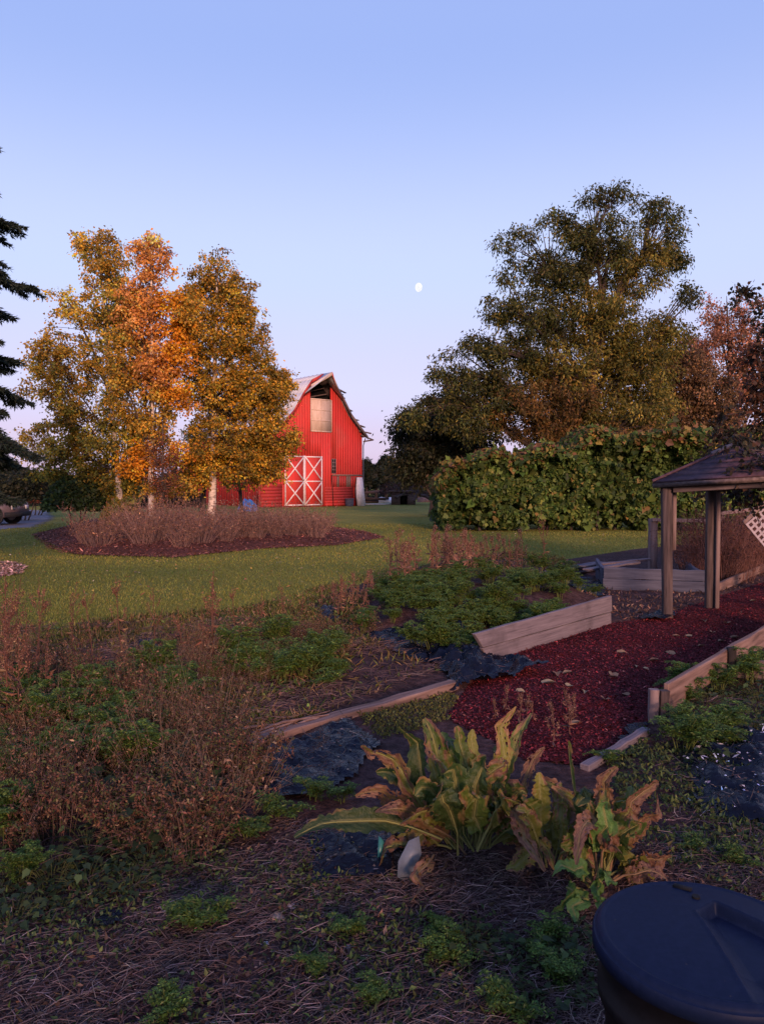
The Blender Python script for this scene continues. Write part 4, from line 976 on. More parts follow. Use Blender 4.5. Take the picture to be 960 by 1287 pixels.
a, b_ = on_lid(846, 1109), on_lid(868, 1117); mb = MB(); d_ = (b_ - a); s_ = Vector((-d_.y, d_.x, 0)).normalized() * .007
hexa(mb, [a - s_ + UP * -.02, b_ - s_ + UP * -.02, b_ + s_ + UP * -.02, a + s_ + UP * -.02], [a - s_ - UP * .004, b_ - s_ + UP * 0, b_ + s_ + UP * 0, a + s_ - UP * .004]); mb.build('slot', M['hole'], lid, o3)

# ------------------------------------------------------------------ unseen house behind the camera, added to shade the near ground
hs = root('shade_house', (5.5, -11, 0), 'unseen low gabled house added behind the camera to shade the garden', 'house')
M['render'] = m_noise('shade_house_wall', 4, [(.3, (.4, .38, .35)), (.7, (.5, .47, .44))], .9, .1)
mb = MB(); box(mb, -9.5, 9, -3, 3, 0, 2.35); mb.build('wall', M['render'], hs)
mb = MB()
for sg in (-1, 1): hexa(mb, [(-10, sg * 3.5, 2.2), (9.5, sg * 3.5, 2.2), (9.5, 0, 2.75), (-10, 0, 2.75)], [(-10, sg * 3.5, 2.35), (9.5, sg * 3.5, 2.35), (9.5, 0, 2.9), (-10, 0, 2.9)])
mb.build('roof', M['shingle'], hs)
for x in (-6, -1.5, 5): 
    mb = MB(); box(mb, x, x + 1.4, 3.0, 3.04, 1.0, 2.0); mb.build('window', M['glass'], hs)
mb = MB(); box(mb, 1.6, 2.6, 3.0, 3.05, 0.05, 2.05); mb.build('door', M['wood_dark'], hs)
# ------------------------------------------------------------------ herbaceous plants: prototypes
STASH = []
def plant_proto(fn, name, parts, rngseed):
    rng = np.random.default_rng(rngseed); mbs = fn(rng); rt = bpy.data.objects.new(name, None); COL.objects.link(rt)
    for (pn, mm_, kd), mb in zip(parts, mbs):
        if mb is not None and mb.n:
            o = mb.build(pn, M[mm_], rt)
            if kd: o['kind'] = kd
    STASH.append(rt); return rt
GH = [(.085, .15, .028, 3), (.13, .2, .035, 2), (.06, .11, .025, 2), (.2, .24, .05, .7)]
def herb(nst=9, ht=.34, spread=.22, pal=GH, sz=1.0):
    def fn(rng):
        st, lf = MB(), MB(); PP, DD, CC = [], [], []
        for k in range(nst):
            a = rng.uniform(0, 6.28); r = spread * rng.random() ** .6; h = ht * rng.uniform(.7, 1.1)
            b = np.array([math.cos(a) * r * .3, math.sin(a) * r * .3, 0]); e = np.array([math.cos(a) * r, math.sin(a) * r, h])
            cv = bez(b, b + np.array([0, 0, h * .6]), e, 6); tube(st, cv, np.linspace(.0045, .0025, 6), 4, c=(.09, .11, .03), cap=False)
            for q in range(8):                                   # fronds near the top of the stem
                a2 = rng.uniform(0, 6.28); t0 = cv[-1 - (q % 3)]; fl = sz * rng.uniform(.07, .13); el = rng.uniform(-.1, .6)
                d = np.array([math.cos(a2) * math.cos(el), math.sin(a2) * math.cos(el), math.sin(el)]); tt = np.linspace(.15, 1, 8)
                rc_ = t0 + d * (tt * fl)[:, None] - np.array([0, 0, 1]) * (tt ** 2 * fl * .35)[:, None]
                sd = unit(np.cross(d, [0, 0, 1.0]))
                for sg in (-1, 1):
                    for w in (.5, 1.0):
                        ln = fl * .45 * np.sin(tt * 2.9) * w
                        pp = rc_ + sd * sg * (ln * (1 - w))[:, None] * 1.0 + sd * sg * (ln * .0)[:, None]
                        PP.append(rc_ + sd * sg * (fl * .45 * np.sin(tt * 2.9) * (1 - w))[:, None]); DD.append(sd * sg * .8 + d * (.5 if w == 1 else -.1) + rdir(8, rng) * .3)
                PP.append(rc_); DD.append(d + rdir(8, rng) * .5)
        PP = np.concatenate(PP); DD = np.concatenate(DD); m = len(PP)
        leaves(lf, PP, DD, rdir(m, rng) * .5 + np.array([0, 0, 1]), sz * rng.uniform(.018, .036, m), sz * .012, pick(pal, m, rng, .3))
        return st, lf
    return fn
PH = [('stem', 'stem', None), ('foliage', 'leaf', 'stuff')]
herbs = [plant_proto(herb(9 + k, .26 + .05 * (k % 3), .2 + .02 * k), 'feathery_herb', PH, 100 + k) for k in range(4)]
herb_small = [plant_proto(herb(4, .12, .09, sz=.7), 'small_herb', PH, 110 + k) for k in range(2)]
DB = [(.15, .072, .048, 3), (.2, .1, .06, 2), (.1, .05, .04, 2), (.24, .15, .09, 1)]
def dock(h=.8, nb=6, col=(.11, .05, .035), pal=DB, dens=1.5):
    def fn(rng):
        st, lf = MB(), MB(); top = np.array([rng.normal(0, .06), rng.normal(0, .06), h]); cv = bez((0, 0, 0), top * .5 + np.array([rng.normal(0, .04), rng.normal(0, .04), 0]), top, 9)
        tube(st, cv, np.linspace(.007, .002, 9), 5, c=col); PP = []
        br = [cv[4:]]
        for k in range(nb):
            i = rng.integers(3, 7); a = rng.uniform(0, 6.28); ln = h * rng.uniform(.18, .4) * (1 - i / 12); e = cv[i] + np.array([math.cos(a) * ln * .45, math.sin(a) * ln * .45, ln])
            c2 = bez(cv[i], cv[i] + (e - cv[i]) * .5 + np.array([math.cos(a), math.sin(a), -.2]) * ln * .15, e, 6); tube(st, c2, np.linspace(.0035, .0015, 6), 3, c=col, cap=False); br.append(c2[2:])
        for c2 in br:
            m = int(34 * dens * len(c2) / 4); u = rng.random(m) * (len(c2) - 1.001); i = u.astype(int); p = c2[i] + (c2[i + 1] - c2[i]) * (u - i)[:, None]; PP.append(p + rng.normal(0, .010, (m, 3)))
        PP = np.concatenate(PP); m = len(PP); leaves(lf, PP, rdir(m, rng) + np.array([0, 0, .2]), rdir(m, rng), rng.uniform(.010, .022, m), .011, pick(pal, m, rng, .3))
        m = 7; p = cv[rng.integers(1, 5, m)]; d = rdir(m, rng); leaves(lf, p, d * np.array([1, 1, .5]), rdir(m, rng), rng.uniform(.06, .14, m), .025, pick(pal, m, rng), curl=.5)
        return st, lf
    return fn
PD = [('stem', 'stem', None), ('seed_head', 'dry', 'stuff')]
docks = [plant_proto(dock(.75 + .12 * k, 4 + k), 'dry_dock_stalk', PD, 120 + k) for k in range(4)]
PK = [(.19, .1, .07, 3), (.14, .075, .055, 3), (.25, .16, .11, 1)]
pinks = [plant_proto(dock(.5 + .06 * k, 5, (.14, .07, .05), PK, 1.6), 'dry_weed', PD, 130 + k) for k in range(3)]
def drybush(ns=26, h=.5, sp=.4, pal=DB, lf_n=16, L=.05, up=1.0, stemc=(.10, .06, .045), r=.003):
    def fn(rng):
        st, lf = MB(), MB(); PP, DD = [], []
        for k in range(ns):
            a = rng.uniform(0, 6.28); rr = sp * rng.random() ** .5; hh = h * rng.uniform(.45, 1.1); b = np.array([math.cos(a) * rr * .35, math.sin(a) * rr * .35, 0]); e = np.array([math.cos(a) * rr, math.sin(a) * rr, hh]) + rng.normal(0, .12, 3) * h; e[2] = max(e[2], .05)
            cv = bez(b, (b + e) / 2 + np.array([0, 0, h * .35 * up]), e, 7); tube(st, cv, np.linspace(r, r * .4, 7), 3, c=np.array(stemc) * rng.uniform(.6, 1.6), cap=False)
            for q in range(2):
                i = rng.integers(2, 6); e2 = cv[i] + rng.normal(0, .4, 3) * h * .4 + np.array([0, 0, h * .12]); tube(st, bez(cv[i], (cv[i] + e2) / 2 + np.array([0, 0, .03]), e2, 4), np.linspace(r * .6, r * .25, 4), 3, c=np.array(stemc) * rng.uniform(.6, 1.6), cap=False)
                if lf_n: u = rng.random((lf_n // 4, 1)); PP.append(cv[i] + (e2 - cv[i]) * u)
            if lf_n: u = rng.integers(2, 7, lf_n // 2); PP.append(cv[u])
        if lf_n:
            PP = np.concatenate(PP); PP = PP + rng.normal(0, .012, PP.shape); m = len(PP); PP[:, 2] = np.maximum(PP[:, 2], .01)
            leaves(lf, PP, rdir(m, rng) + np.array([0, 0, -.5]), rdir(m, rng), L * rng.uniform(.5, 1.3, m), L * .5 * rng.uniform(.5, 1.2, m), pick(pal, m, rng, .3), curl=.45, fold=.4)
        return st, lf
    return fn
PB = [('stem', 'stem', None), ('dead_leaves', 'dry', 'stuff')]
MIX = [(.15, .07, .046, 4), (.15, .085, .052, 2), (.075, .085, .032, 4), (.08, .046, .036, 2), (.22, .15, .09, 1)]
bushes = [plant_proto(drybush(26, .42 + .05 * k, .38, MIX, 30, .032), 'withered_weed', PB, 140 + k) for k in range(4)]
isle_b = [plant_proto(drybush(60, 1.0 + .15 * k, 1.0, [(.2, .1, .07, 3), (.15, .08, .06, 2), (.28, .16, .1, 1)], 12, .06, .35, (.19, .115, .095), .005), 'bare_shrub', PB, 150 + k) for k in range(3)]
bramb = [plant_proto(drybush(44, .9 + .15 * k, .6, [(.13, .055, .04, 3), (.09, .04, .035, 2)], 6, .045, .9, (.13, .065, .055), .004), 'dry_bramble', PB, 160 + k) for k in range(2)]
def broad(n=26, sp=.18, h=.14, L=.06, pal=[(.04, .065, .02, 3), (.06, .09, .03, 2), (.03, .05, .02, 1)]):
    def fn(rng):
        st, lf = MB(), MB(); a = rng.uniform(0, 6.28, n); r = sp * rng.random(n) ** .6; e = np.stack([np.cos(a) * r, np.sin(a) * r, h * rng.uniform(.3, 1, n)], 1)
        for k in range(n): tube(st, bez(e[k] * np.array([.3, .3, 0]), e[k] * np.array([.5, .5, .9]), e[k], 4), .002, 3, c=(.07, .08, .03), cap=False)
        leaves(lf, e, np.stack([np.cos(a), np.sin(a), rng.normal(-.1, .3, n)], 1), np.array([0, 0, 1.0]) + rdir(n, rng) * .5, L * rng.uniform(.6, 1.3, n), L * .85, pick(pal, n, rng), kind='lobed')
        return st, lf
    return fn
TAN = [(.18, .12, .075, 3), (.13, .08, .052, 2), (.09, .055, .04, 2)]
tufts = [plant_proto(drybush(40, .6 + .1 * k, .5, TAN, 4, .04, .25, (.18, .12, .08), .002), 'dry_grass_tuft', PB, 180 + k) for k in range(2)]
broads = [plant_proto(broad(), 'broadleaf_weed', PH, 170), plant_proto(broad(34, .24, .2, .065), 'broadleaf_weed', PH, 171)]

USED = set()
def put(proto, x, y, label, cat, group, sc=1.0, rz=None, z=None):
    rz = random.uniform(0, 6.28) if rz is None else rz
    z = float(soil_h(np.array([x]), np.array([y]))[0]) - .012 if z is None else z
    if proto.name not in USED:
        USED.add(proto.name); o = proto; o.location = (x, y, z); o.rotation_euler = (0, 0, rz); o.scale = (sc, sc, sc)
    else: o = dup(proto, (x, y, z), rz, sc)
    return tag(o, label, cat, group)
random.seed(5)
def scat(n, poly, pr, label, cat, group, s0, s1, zf=None, mind=0.0, seed=0):
    rr = random.Random(seed); q = gp(poly); xs = [a for a, _ in q]; ys = [a for _, a in q]; got = []; tries = 0
    while len(got) < n and tries < n * 60:
        tries += 1
        # even over the picture: sample pixels of the polygon
        px = rr.uniform(min(a for a, _ in poly), max(a for a, _ in poly)); py = rr.uniform(min(b for _, b in poly), max(b for _, b in poly))
        if not in_poly(np.array([px]), np.array([py]), poly)[0]: continue
        g_ = G(px, py); x, y = g_.x, g_.y
        if any((x - a) ** 2 + (y - b) ** 2 < mind ** 2 for a, b in got): continue
        got.append((x, y)); put(rr.choice(pr), x, y, label, cat, group, rr.uniform(s0, s1), rr.uniform(0, 6.28), None if zf is None else float(zf(np.array([x]), np.array([y]))[0]))
# green herbs in the raised bed and elsewhere
scat(74, [(455, 800), (590, 808), (752, 754), (715, 736), (620, 740), (460, 752)], herbs, 'feathery green herb in the crowded bed behind the two-board wall', 'herb', 'herbs behind the bed wall', .55, 1.0, None, .12, 1)
wa, wb = G(612, 833), G(764, 786); wi = Vector((-(wb - wa).y, (wb - wa).x, 0)).normalized(); rw = random.Random(9)
for k in range(46):
    q = wa.lerp(wb, rw.uniform(-.05, 1.0)) + wi * rw.uniform(.14, 1.0)
    put(herbs[k % 4], q.x, q.y, 'feathery green herb pressed close behind the two-board wall', 'herb', 'herbs along the bed wall', rw.uniform(.55, .95), rw.uniform(0, 6.28))
scat(13, [(300, 825), (430, 818), (425, 860), (300, 862)], herbs, 'feathery green herb in the patch on the bare soil bed', 'herb', 'herbs on the soil bed', .7, 1.0, None, .1, 2)
scat(30, [(20, 900), (80, 880), (170, 870), (270, 840), (260, 880), (160, 1000), (60, 1010)], herbs, 'feathery green herb rising among the withered weeds', 'herb', 'herbs among the withered weeds', .6, .95, None, .12, 3)
scat(7, [(0, 930), (35, 930), (40, 1130), (0, 1150)], herbs, 'feathery green herb at the shaded edge of the weeds', 'herb', 'herbs at the weed edge', .45, .7, None, .1, 4)
scat(14, [(850, 850), (960, 840), (960, 900), (930, 945), (830, 960), (850, 920)], herbs, 'feathery green herb in the bed behind the stub post', 'herb', 'herbs by the stub post', .55, .85, None, .12, 5)
for k, (px, py, s_) in enumerate([(352, 1035, 1.0), (395, 1015, .95), (312, 1060, .9), (430, 1015, .8), (247, 1175, 1.0), (440, 1185, .7), (390, 1230, .6), (560, 1215, .8), (545, 1175, .6), (700, 1240, .8), (905, 945, 1.3), (870, 1075, .6), (930, 1095, .7), (210, 1285, .7), (640, 1280, .8), (470, 1270, .6), (760, 965, .8), (410, 870, 1.2), (690, 1200, .8)]):
    g_ = G(px, py); put(herb_small[k % 2], g_.x, g_.y, 'small ferny green seedling growing singly on the bare ground', 'seedling', 'scattered seedlings', s_)
# stalks
scat(46, [(470, 742), (520, 716), (640, 705), (668, 722), (600, 742), (490, 755)], pinks, 'dry pinkish brown weed standing in the thicket behind the herb bed', 'dry weed', 'dry weeds behind the herb bed', .95, 1.45, None, .1, 11)
scat(20, [(400, 760), (470, 742), (490, 755), (450, 790), (420, 785)], pinks, 'dry brown weed at the corner of the herb bed', 'dry weed', 'dry weeds at the bed corner', .55, .85, None, .1, 12)
scat(15, [(-10, 840), (55, 850), (70, 900), (20, 930), (-10, 920)], docks, 'rust brown dock stalk with seed heads in the tall stand at the lawn corner', 'dock', 'dock stand at the lawn corner', .6, .95, None, .1, 13)
for k, (px, py, s_) in enumerate([(268, 830, 1.15), (272, 812, .8), (155, 832, .85), (195, 822, .6), (230, 838, .75), (330, 800, .6), (298, 812, .65), (355, 795, .55), (380, 780, .5), (252, 850, .7), (430, 778, .6), (683, 742, 1.0), (640, 735, .9), (540, 740, .8), (118, 845, .75), (92, 838, .7), (308, 838, .7), (565, 735, .9)]):
    g_ = G(px, py); put(docks[k % 4], g_.x, g_.y, 'tall rust brown dock stalk standing singly against the lawn', 'dock', 'single dock stalks', s_)
# withered mass at left
scat(56, [(0, 900), (90, 890), (200, 900), (290, 930), (325, 985), (300, 1050), (225, 1110), (90, 1090), (0, 1060)], bushes, 'withered brown leafy weed in the tangled heap', 'withered weed', 'withered weeds in the tangle', .3, .75, None, .12, 21)
scat(46, [(0, 850), (120, 835), (300, 812), (420, 800), (480, 800), (420, 830), (310, 830), (290, 870), (330, 905), (180, 900), (0, 905)], bushes, 'brown withered weed thinly covering the ground near the lawn', 'withered weed', 'withered weeds near the lawn', .3, .62, None, .14, 22)
scat(24, [(0, 1040), (90, 1065), (210, 1090), (250, 1075), (150, 1150), (0, 1190)], broads, 'low broadleaf green weed creeping at the foot of the withered heap', 'broadleaf weed', 'broadleaf weeds by the heap', .25, .65, None, .1, 23)
scat(16, [(60, 960), (250, 950), (280, 1060), (120, 1060)], broads, 'broadleaf green weed climbing among withered stems', 'broadleaf weed', 'broadleaf weeds in the tangle', .6, 1.2, None, .12, 24)
scat(18, [(840, 870), (960, 850), (960, 960), (860, 980)], broads, 'broadleaf green weed in the plot beside the stub post', 'broadleaf weed', 'broadleaf weeds by the stub post', .5, .9, None, .12, 25)
scat(14, [(560, 1190), (730, 1180), (740, 1287), (600, 1287)], broads, 'small broadleaf weed on the litter beside the bin', 'broadleaf weed', 'broadleaf weeds by the bin', .3, .55, None, .07, 26)
scat(12, [(-10, 900), (120, 880), (250, 900), (320, 960), (300, 1040), (180, 1070), (-10, 1040)], tufts, 'straw coloured grass tuft bent over in the withered tangle', 'grass tuft', 'grass tufts in the tangle', .3, .8, None, .15, 27)
scat(16, [(0, 830), (300, 800), (430, 790), (420, 850), (300, 870), (0, 880)], tufts, 'straw coloured grass tuft standing near the lawn edge', 'grass tuft', 'grass tufts near the lawn', .3, .6, None, .15, 28)
# bare shrubs on the island bed, brambles behind the shelter
scat(42, [(105, 693), (220, 696), (320, 688), (330, 672), (240, 668), (110, 676)], isle_b, 'bare mauve brown shrub in the mulch bed under the birches', 'shrub', 'bare shrubs under the birches', .3, 1.0, isle_h, .35, 31)
scat(22, [(320, 686), (400, 684), (410, 672), (330, 668)], isle_b, 'thin bare shrub at the open end of the mulch bed', 'shrub', 'bare shrubs at the bed end', .45, .75, isle_h, .35, 32)
scat(30, [(845, 738), (960, 730), (990, 705), (880, 712)], bramb, 'dry reddish bramble crowding the rail fence', 'bramble', 'dry brambles by the fence', .8, 1.3, None, .2, 33)
scat(9, [(655, 900), (700, 880), (735, 930), (690, 950), (560, 890)], pinks, 'thin bleached weed sprouting from the red mulch', 'dry weed', 'weeds in the red mulch', .35, .6, None, .12, 34)

# ------------------------------------------------------------------ big horseradish leaves
def big_leaf(parent, base, tip, w, mode, seed, arch=.25, side=None, brown=.3):
    brown -= .09
    rng = np.random.default_rng(seed); base = np.array(base); tip = np.array(tip); Ld = np.linalg.norm(tip - base)
    mid = (base + tip) / 2 + np.array([0, 0, arch * Ld]); NL, NW = 56, 17; w = w * rng.uniform(.6, .82)
    cv = bez(base, mid, tip, NL); t = np.linspace(0, 1, NL)
    cv += np.stack([np.interp(t, np.linspace(0, 1, 6), rng.normal(0, .014, 6) * np.array([0, 1, 1, 1, 1, 1])) for _ in range(3)], 1)
    droop = rng.uniform(0, .10) if arch < .3 else 0; out_ = unit((tip - base) * np.array([1, 1, 0]) + 1e-4)
    cv += (np.clip(t - .72, 0, 1) ** 2)[:, None] * (np.array([0, 0, -8.0]) * droop + out_ * 3.0 * droop)
    dv = unit(np.gradient(cv, axis=0)); ref = np.array([rng.normal(0, .5), -1.0, .35]); sv = unit(np.cross(dv, ref)); nv = np.cross(sv, dv); tw = rng.normal(0, .9)
    ww = np.where(t < .24, .08 + .10 * (t / .24) ** 3, np.sin(np.clip((t - .10) / .92, 0, 1) ** .85 * math.pi) ** .7 + .03) * w / 2
    G1 = np.array({'g': (.115, .165, .028), 'y': (.2, .2, .035), 'b': (.24, .13, .055), 'l': (.14, .27, .06), 'd': (.05, .085, .02)}[mode])
    BR = np.array([.36, .18, .10]); BR2 = np.array([.17, .075, .05]); YE = np.array([.36, .27, .055]); v = []; c = []; so = seed * 3.7
    nn = lambda a, b_, cc: noise.noise(Vector((a, b_, cc)))
    for i in range(NL):
        a0 = tw * t[i] + .5 * nn(t[i] * 3, so, 1); s2 = sv[i] * math.cos(a0) + nv[i] * math.sin(a0); n2 = nv[i] * math.cos(a0) - sv[i] * math.sin(a0)
        for j in range(NW):
            u = (j / (NW - 1) - .5) * 2; ed = abs(u); sg = 1 if u > 0 else -1
            e2 = max(0, ed - .55) / .45
            ser = 1 + e2 * (.30 * nn(t[i] * 26, sg * 2 + so, 0) + .28 * nn(t[i] * 9, sg * 2 + so, 5) + .10 * math.sin(t[i] * 110 + so)) * (t[i] > .2)
            ruf = ed ** 1.4 * (.55 * nn(t[i] * 8, sg * 1.5 + so, 2) + .42 * nn(t[i] * 20, u * 1.5 + so, 3)) + .16 * nn(t[i] * 30, u * 4, so) * (ed > .1)
            v.append(cv[i] + s2 * u * ww[i] * ser + n2 * (ruf + .3 * ed - .1 * (ed < .1)) * ww[i])
            nz = nn(t[i] * 5 + so, u * 1.6, 0) + .7 * nn(t[i] * 16, u * 5 + so, 3)
            k = np.clip((nz * 1.1 + (t[i] - .5) * .8 + (ed - .5) * .7 + (brown - .5) * 2.2) * 2.0, 0, 1); yk = np.clip(k * 2, 0, 1)
            col = G1 * (1 - yk) + YE * yk; q = .5 + .5 * math.sin(nz * 11); col = col * (1 - k) + (BR * q + BR2 * (1 - q)) * k
            vein = abs(math.sin((t[i] * 17 - ed * 1.6) * math.pi)) < .16
            if vein and ed < .85: col = col * .8 + np.array([.26, .25, .09]) * .2
            if ed < .13: col = col * .5 + np.array([.30, .28, .10]) * .5 * (1 - .5 * k)
            c.append(col)
    f = [[i * NW + j, i * NW + j + 1, (i + 1) * NW + j + 1, (i + 1) * NW + j] for i in range(NL - 1) for j in range(NW - 1)]
    if brown > .3:                      # torn holes and ragged edges on withered leaves
        f = [q for q in f if not (nn(q[0] // NW * .45, (q[0] % NW) * .5, so) > .38 and abs((q[0] % NW) - 8) > 1 and q[0] // NW > 16)]
    mb = MB(); mb.add(v, f, np.clip(np.array(c) * rng.uniform(.65, 1.05), .01, .6)); o3 = tuple(parent.location)
    o = mb.build('leaf', M['bigleaf'], parent, o3, True)
    rb_ = MB(); tube(rb_, cv[:-3] - nv[:-3] * .002, np.linspace(.006, .0015, NL - 3), 5, c=(.2, .2, .07) if mode != 'b' else (.22, .14, .08)); rb_.build('midrib', M['stem'], o, o3, True)
    return o
def leafset(rt, Yb, lst, seed):
    for k, (bx, by, tx, ty, dy0, dy1, w, mode, arch, brn) in enumerate(lst):
        big_leaf(rt, P(bx, by, Yb + dy0), P(tx, ty, Yb + dy1), w, mode, seed + k, arch, None, brn)
b_ = G(590, 1080); Yb = b_.y
hp = root('horseradish_plant', b_, 'large clump of tall frayed green and brown leaves beside the black sheet', 'leafy plant')
leafset(hp, Yb, [
 (570, 1060, 541, 893, .05, .10, .15, 'g', .02, .42), (565, 1065, 452, 936, 0, -.05, .12, 'y', .30, .72), (560, 1070, 446, 985, .05, 0, .11, 'b', .25, .8),
 (575, 1065, 505, 915, .1, .15, .17, 'd', .15, .25), (580, 1065, 520, 990, -.05, -.25, .16, 'd', .35, .3), (590, 1062, 582, 902, .12, .12, .14, 'g', .02, .38),
 (600, 1062, 641, 884, .05, .08, .13, 'y', .02, .58), (610, 1062, 664, 905, .1, .2, .12, 'g', .05, .5), (595, 1070, 560, 960, -.1, -.25, .18, 'd', .2, .22),
 (600, 1070, 610, 945, 0, -.12, .17, 'd', .1, .3), (585, 1075, 470, 1020, -.05, -.25, .12, 'b', .28, .75), (610, 1060, 678, 1095, -.05, -.4, .12, 'b', 1.0, .9),
 (640, 1090, 700, 1100, -.05, -.3, .09, 'y', .9, .62), (555, 1055, 368, 1040, -.15, -.35, .13, 'd', .12, .12), (585, 1060, 555, 915, .2, .3, .17, 'g', .08, .35),
 (605, 1065, 630, 930, .22, .35, .18, 'd', .05, .25), (560, 1062, 478, 960, .12, .2, .14, 'd', .2, .3), (575, 1075, 540, 1005, -.15, -.4, .16, 'd', .4, .35),
 (615, 1065, 655, 985, -.05, -.2, .15, 'd', .25, .4), (545, 1075, 518, 1138, -.2, -.45, .085, 'b', .35, .85), (600, 1070, 590, 990, -.15, -.3, .15, 'g', .3, .35),
 (590, 1065, 500, 1035, -.1, -.35, .12, 'y', .4, .6), (620, 1060, 690, 940, .15, .3, .09, 'b', .1, .8), (600, 1070, 645, 1010, -.2, -.4, .14, 'y', .5, .5)], 300)
b_ = G(755, 1112); Yb = b_.y
hp2 = root('horseradish_plant', b_, 'smaller clump of ragged brown and yellow green leaves beside the bin', 'leafy plant')
leafset(hp2, Yb, [
 (745, 1100, 712, 924, .05, .05, .085, 'g', .02, .42), (755, 1100, 768, 955, .1, .1, .11, 'b', .15, .75), (760, 1100, 826, 972, .1, .15, .11, 'b', .15, .8),
 (765, 1100, 832, 1008, .05, .1, .11, 'b', .3, .9), (750, 1100, 722, 1085, -.05, -.3, .11, 'b', 1.1, .85), (765, 1105, 822, 1038, 0, -.1, .10, 'b', .35, .72),
 (755, 1100, 788, 985, .15, .25, .15, 'g', .05, .25), (750, 1105, 762, 1000, -.1, -.2, .12, 'l', .15, .2), (748, 1105, 738, 985, .15, .25, .14, 'd', .05, .3),
 (740, 1115, 700, 1100, -.15, -.3, .10, 'l', .4, .05), (738, 1125, 722, 1165, -.15, -.35, .09, 'l', .5, .05), (745, 1125, 752, 1150, -.15, -.35, .09, 'l', .6, .05), (750, 1118, 775, 1120, -.1, -.3, .08, 'l', .4, .12), (735, 1120, 690, 1150, -.15, -.3, .08, 'l', .5, .08),
 (760, 1100, 700, 990, .1, .05, .10, 'y', .2, .6), (765, 1110, 850, 1085, 0, 0, .14, 'b', .3, .95), (770, 1108, 840, 1100, -.05, -.1, .13, 'b', .2, .95), (758, 1100, 800, 1030, -.05, -.2, .13, 'g', .3, .4), (755, 1100, 775, 1075, -.1, -.25, .12, 'b', .9, .8), (750, 1100, 680, 965, .2, .3, .10, 'y', .1, .55)], 400)

rr9 = random.Random(77)
def filler(rt, cx, cy, Yb, n, rx, ytop, seed):
    for k in range(n):
        tx = cx + rr9.uniform(-rx, rx); e = abs(tx - cx) / rx; ty = ytop + 130 * e ** 1.5 + rr9.uniform(0, 70); dy = rr9.uniform(-.3, .35)
        big_leaf(rt, P(cx + (tx - cx) * .2, cy - 8, Yb + dy * .3), P(tx, ty, Yb + dy), rr9.uniform(.09, .16), rr9.choice('gggddyyy'), seed + k, rr9.uniform(.02, .3) + .3 * e, None, rr9.choice([.15, .25, .35, .5, .7]))
filler(hp, 590, 1075, hp.location.y, 30, 120, 905, 500)
filler(hp2, 755, 1108, hp2.location.y, 12, 75, 955, 540)
filler(hp2, 690, 1098, hp2.location.y + .12, 12, 60, 945, 570)
# ------------------------------------------------------------------ black weed sheets
SHEETS = []
def crumple(name, label, poly, amp, step, seed, cat='weed sheet', m='film', lift=None, base=.012):
    q = np.array(gp(poly)); x0, y0 = q.min(0); x1, y1 = q.max(0); xs = np.arange(x0, x1 + step, step); ys = np.arange(y0, y1 + step, step); X, Y = np.meshgrid(xs, ys, indexing='ij')
    v1 = VNoise(seed); d = edge_dist(X, Y, q); rid = .5 - np.abs(v1.fbm(X, Y, 3.4, 3)) * 2.2 + (.3 - np.abs(v1.fbm(X + Y * .7, Y * .5, 9, 3)) * 1.4)
    Zv = soil_h(X, Y) + base + amp * 1.15 * rid * np.clip(d / .12, .15, 1)
    Zv = np.maximum(Zv, np.where(in_poly(X, Y, PATH), path_h(X, Y) + base + amp * rid * .6, 0))
    if lift is not None: Zv = Zv + lift(X, Y)
    SHEETS.append((q, xs, ys, Zv))
    idx = np.arange(X.size).reshape(X.shape); f = np.stack([idx[:-1, :-1], idx[1:, :-1], idx[1:, 1:], idx[:-1, 1:]], -1).reshape(-1, 4)
    cx, cy = (X[:-1, :-1] + step / 2).ravel(), (Y[:-1, :-1] + step / 2).ravel(); wob = .13 * v1.fbm(cx, cy, 5, 3) + .22 * v1.fbm(cx + 7, cy, 2.1, 2); f = f[in_poly(cx + wob, cy - wob, q)]
    used = np.unique(f); re = np.full(X.size, -1); re[used] = np.arange(len(used)); o3 = (q[:, 0].mean(), q[:, 1].mean(), 0)
    mb = MB(); mb.add(np.stack([X, Y, Zv], -1).reshape(-1, 3)[used], re[f]); return tag(mb.build(name, M[m], origin=o3, smooth=True), label, cat)
crumple('weed_sheet', 'black plastic weed sheet spilling past the end of the bed wall', [(520, 806), (590, 805), (612, 834), (690, 852), (640, 862), (570, 878), (556, 850)], .20, .025, 81, lift=lambda X, Y: 0)
crumple('weed_sheet', 'black plastic sheet below the split edging timber', [(345, 938), (440, 908), (475, 940), (455, 985), (380, 1010), (318, 1015), (318, 985)], .07, .025, 82)
crumple('weed_sheet', 'torn black plastic under the drooping dark green leaf', [(375, 1060), (470, 1045), (540, 1070), (500, 1115), (395, 1120)], .06, .02, 83)
crumple('weed_sheet', 'crumpled black sheet strewn with white flecks in the weedy plot', [(850, 960), (905, 930), (985, 918), (985, 1050), (900, 1040)], .10, .025, 84)
crumple('weed_sheet', 'strip of black sheet beside the low grey timber', [(790, 950), (822, 915), (800, 918), (745, 962), (752, 975)], .05, .025, 85)
crumple('weed_sheet', 'dark sheet lying between the herb bed and plank pile', [(690, 742), (740, 728), (768, 735), (760, 752), (715, 750)], .08, .05, 86)
crumple('weed_sheet', 'black sheet peeping out between herb bed and soil bed', [(445, 800), (520, 800), (560, 842), (520, 835)], .08, .03, 87)
crumple('weed_sheet', 'small scrap of black sheet by the withered weeds and lawn', [(160, 815), (200, 808), (205, 830), (170, 832)], .12, .04, 88)
crumple('weed_sheet', 'scrap of black sheet beside the dock stalks at the bed corner', [(395, 772), (425, 768), (425, 784), (400, 785)], .12, .04, 89)
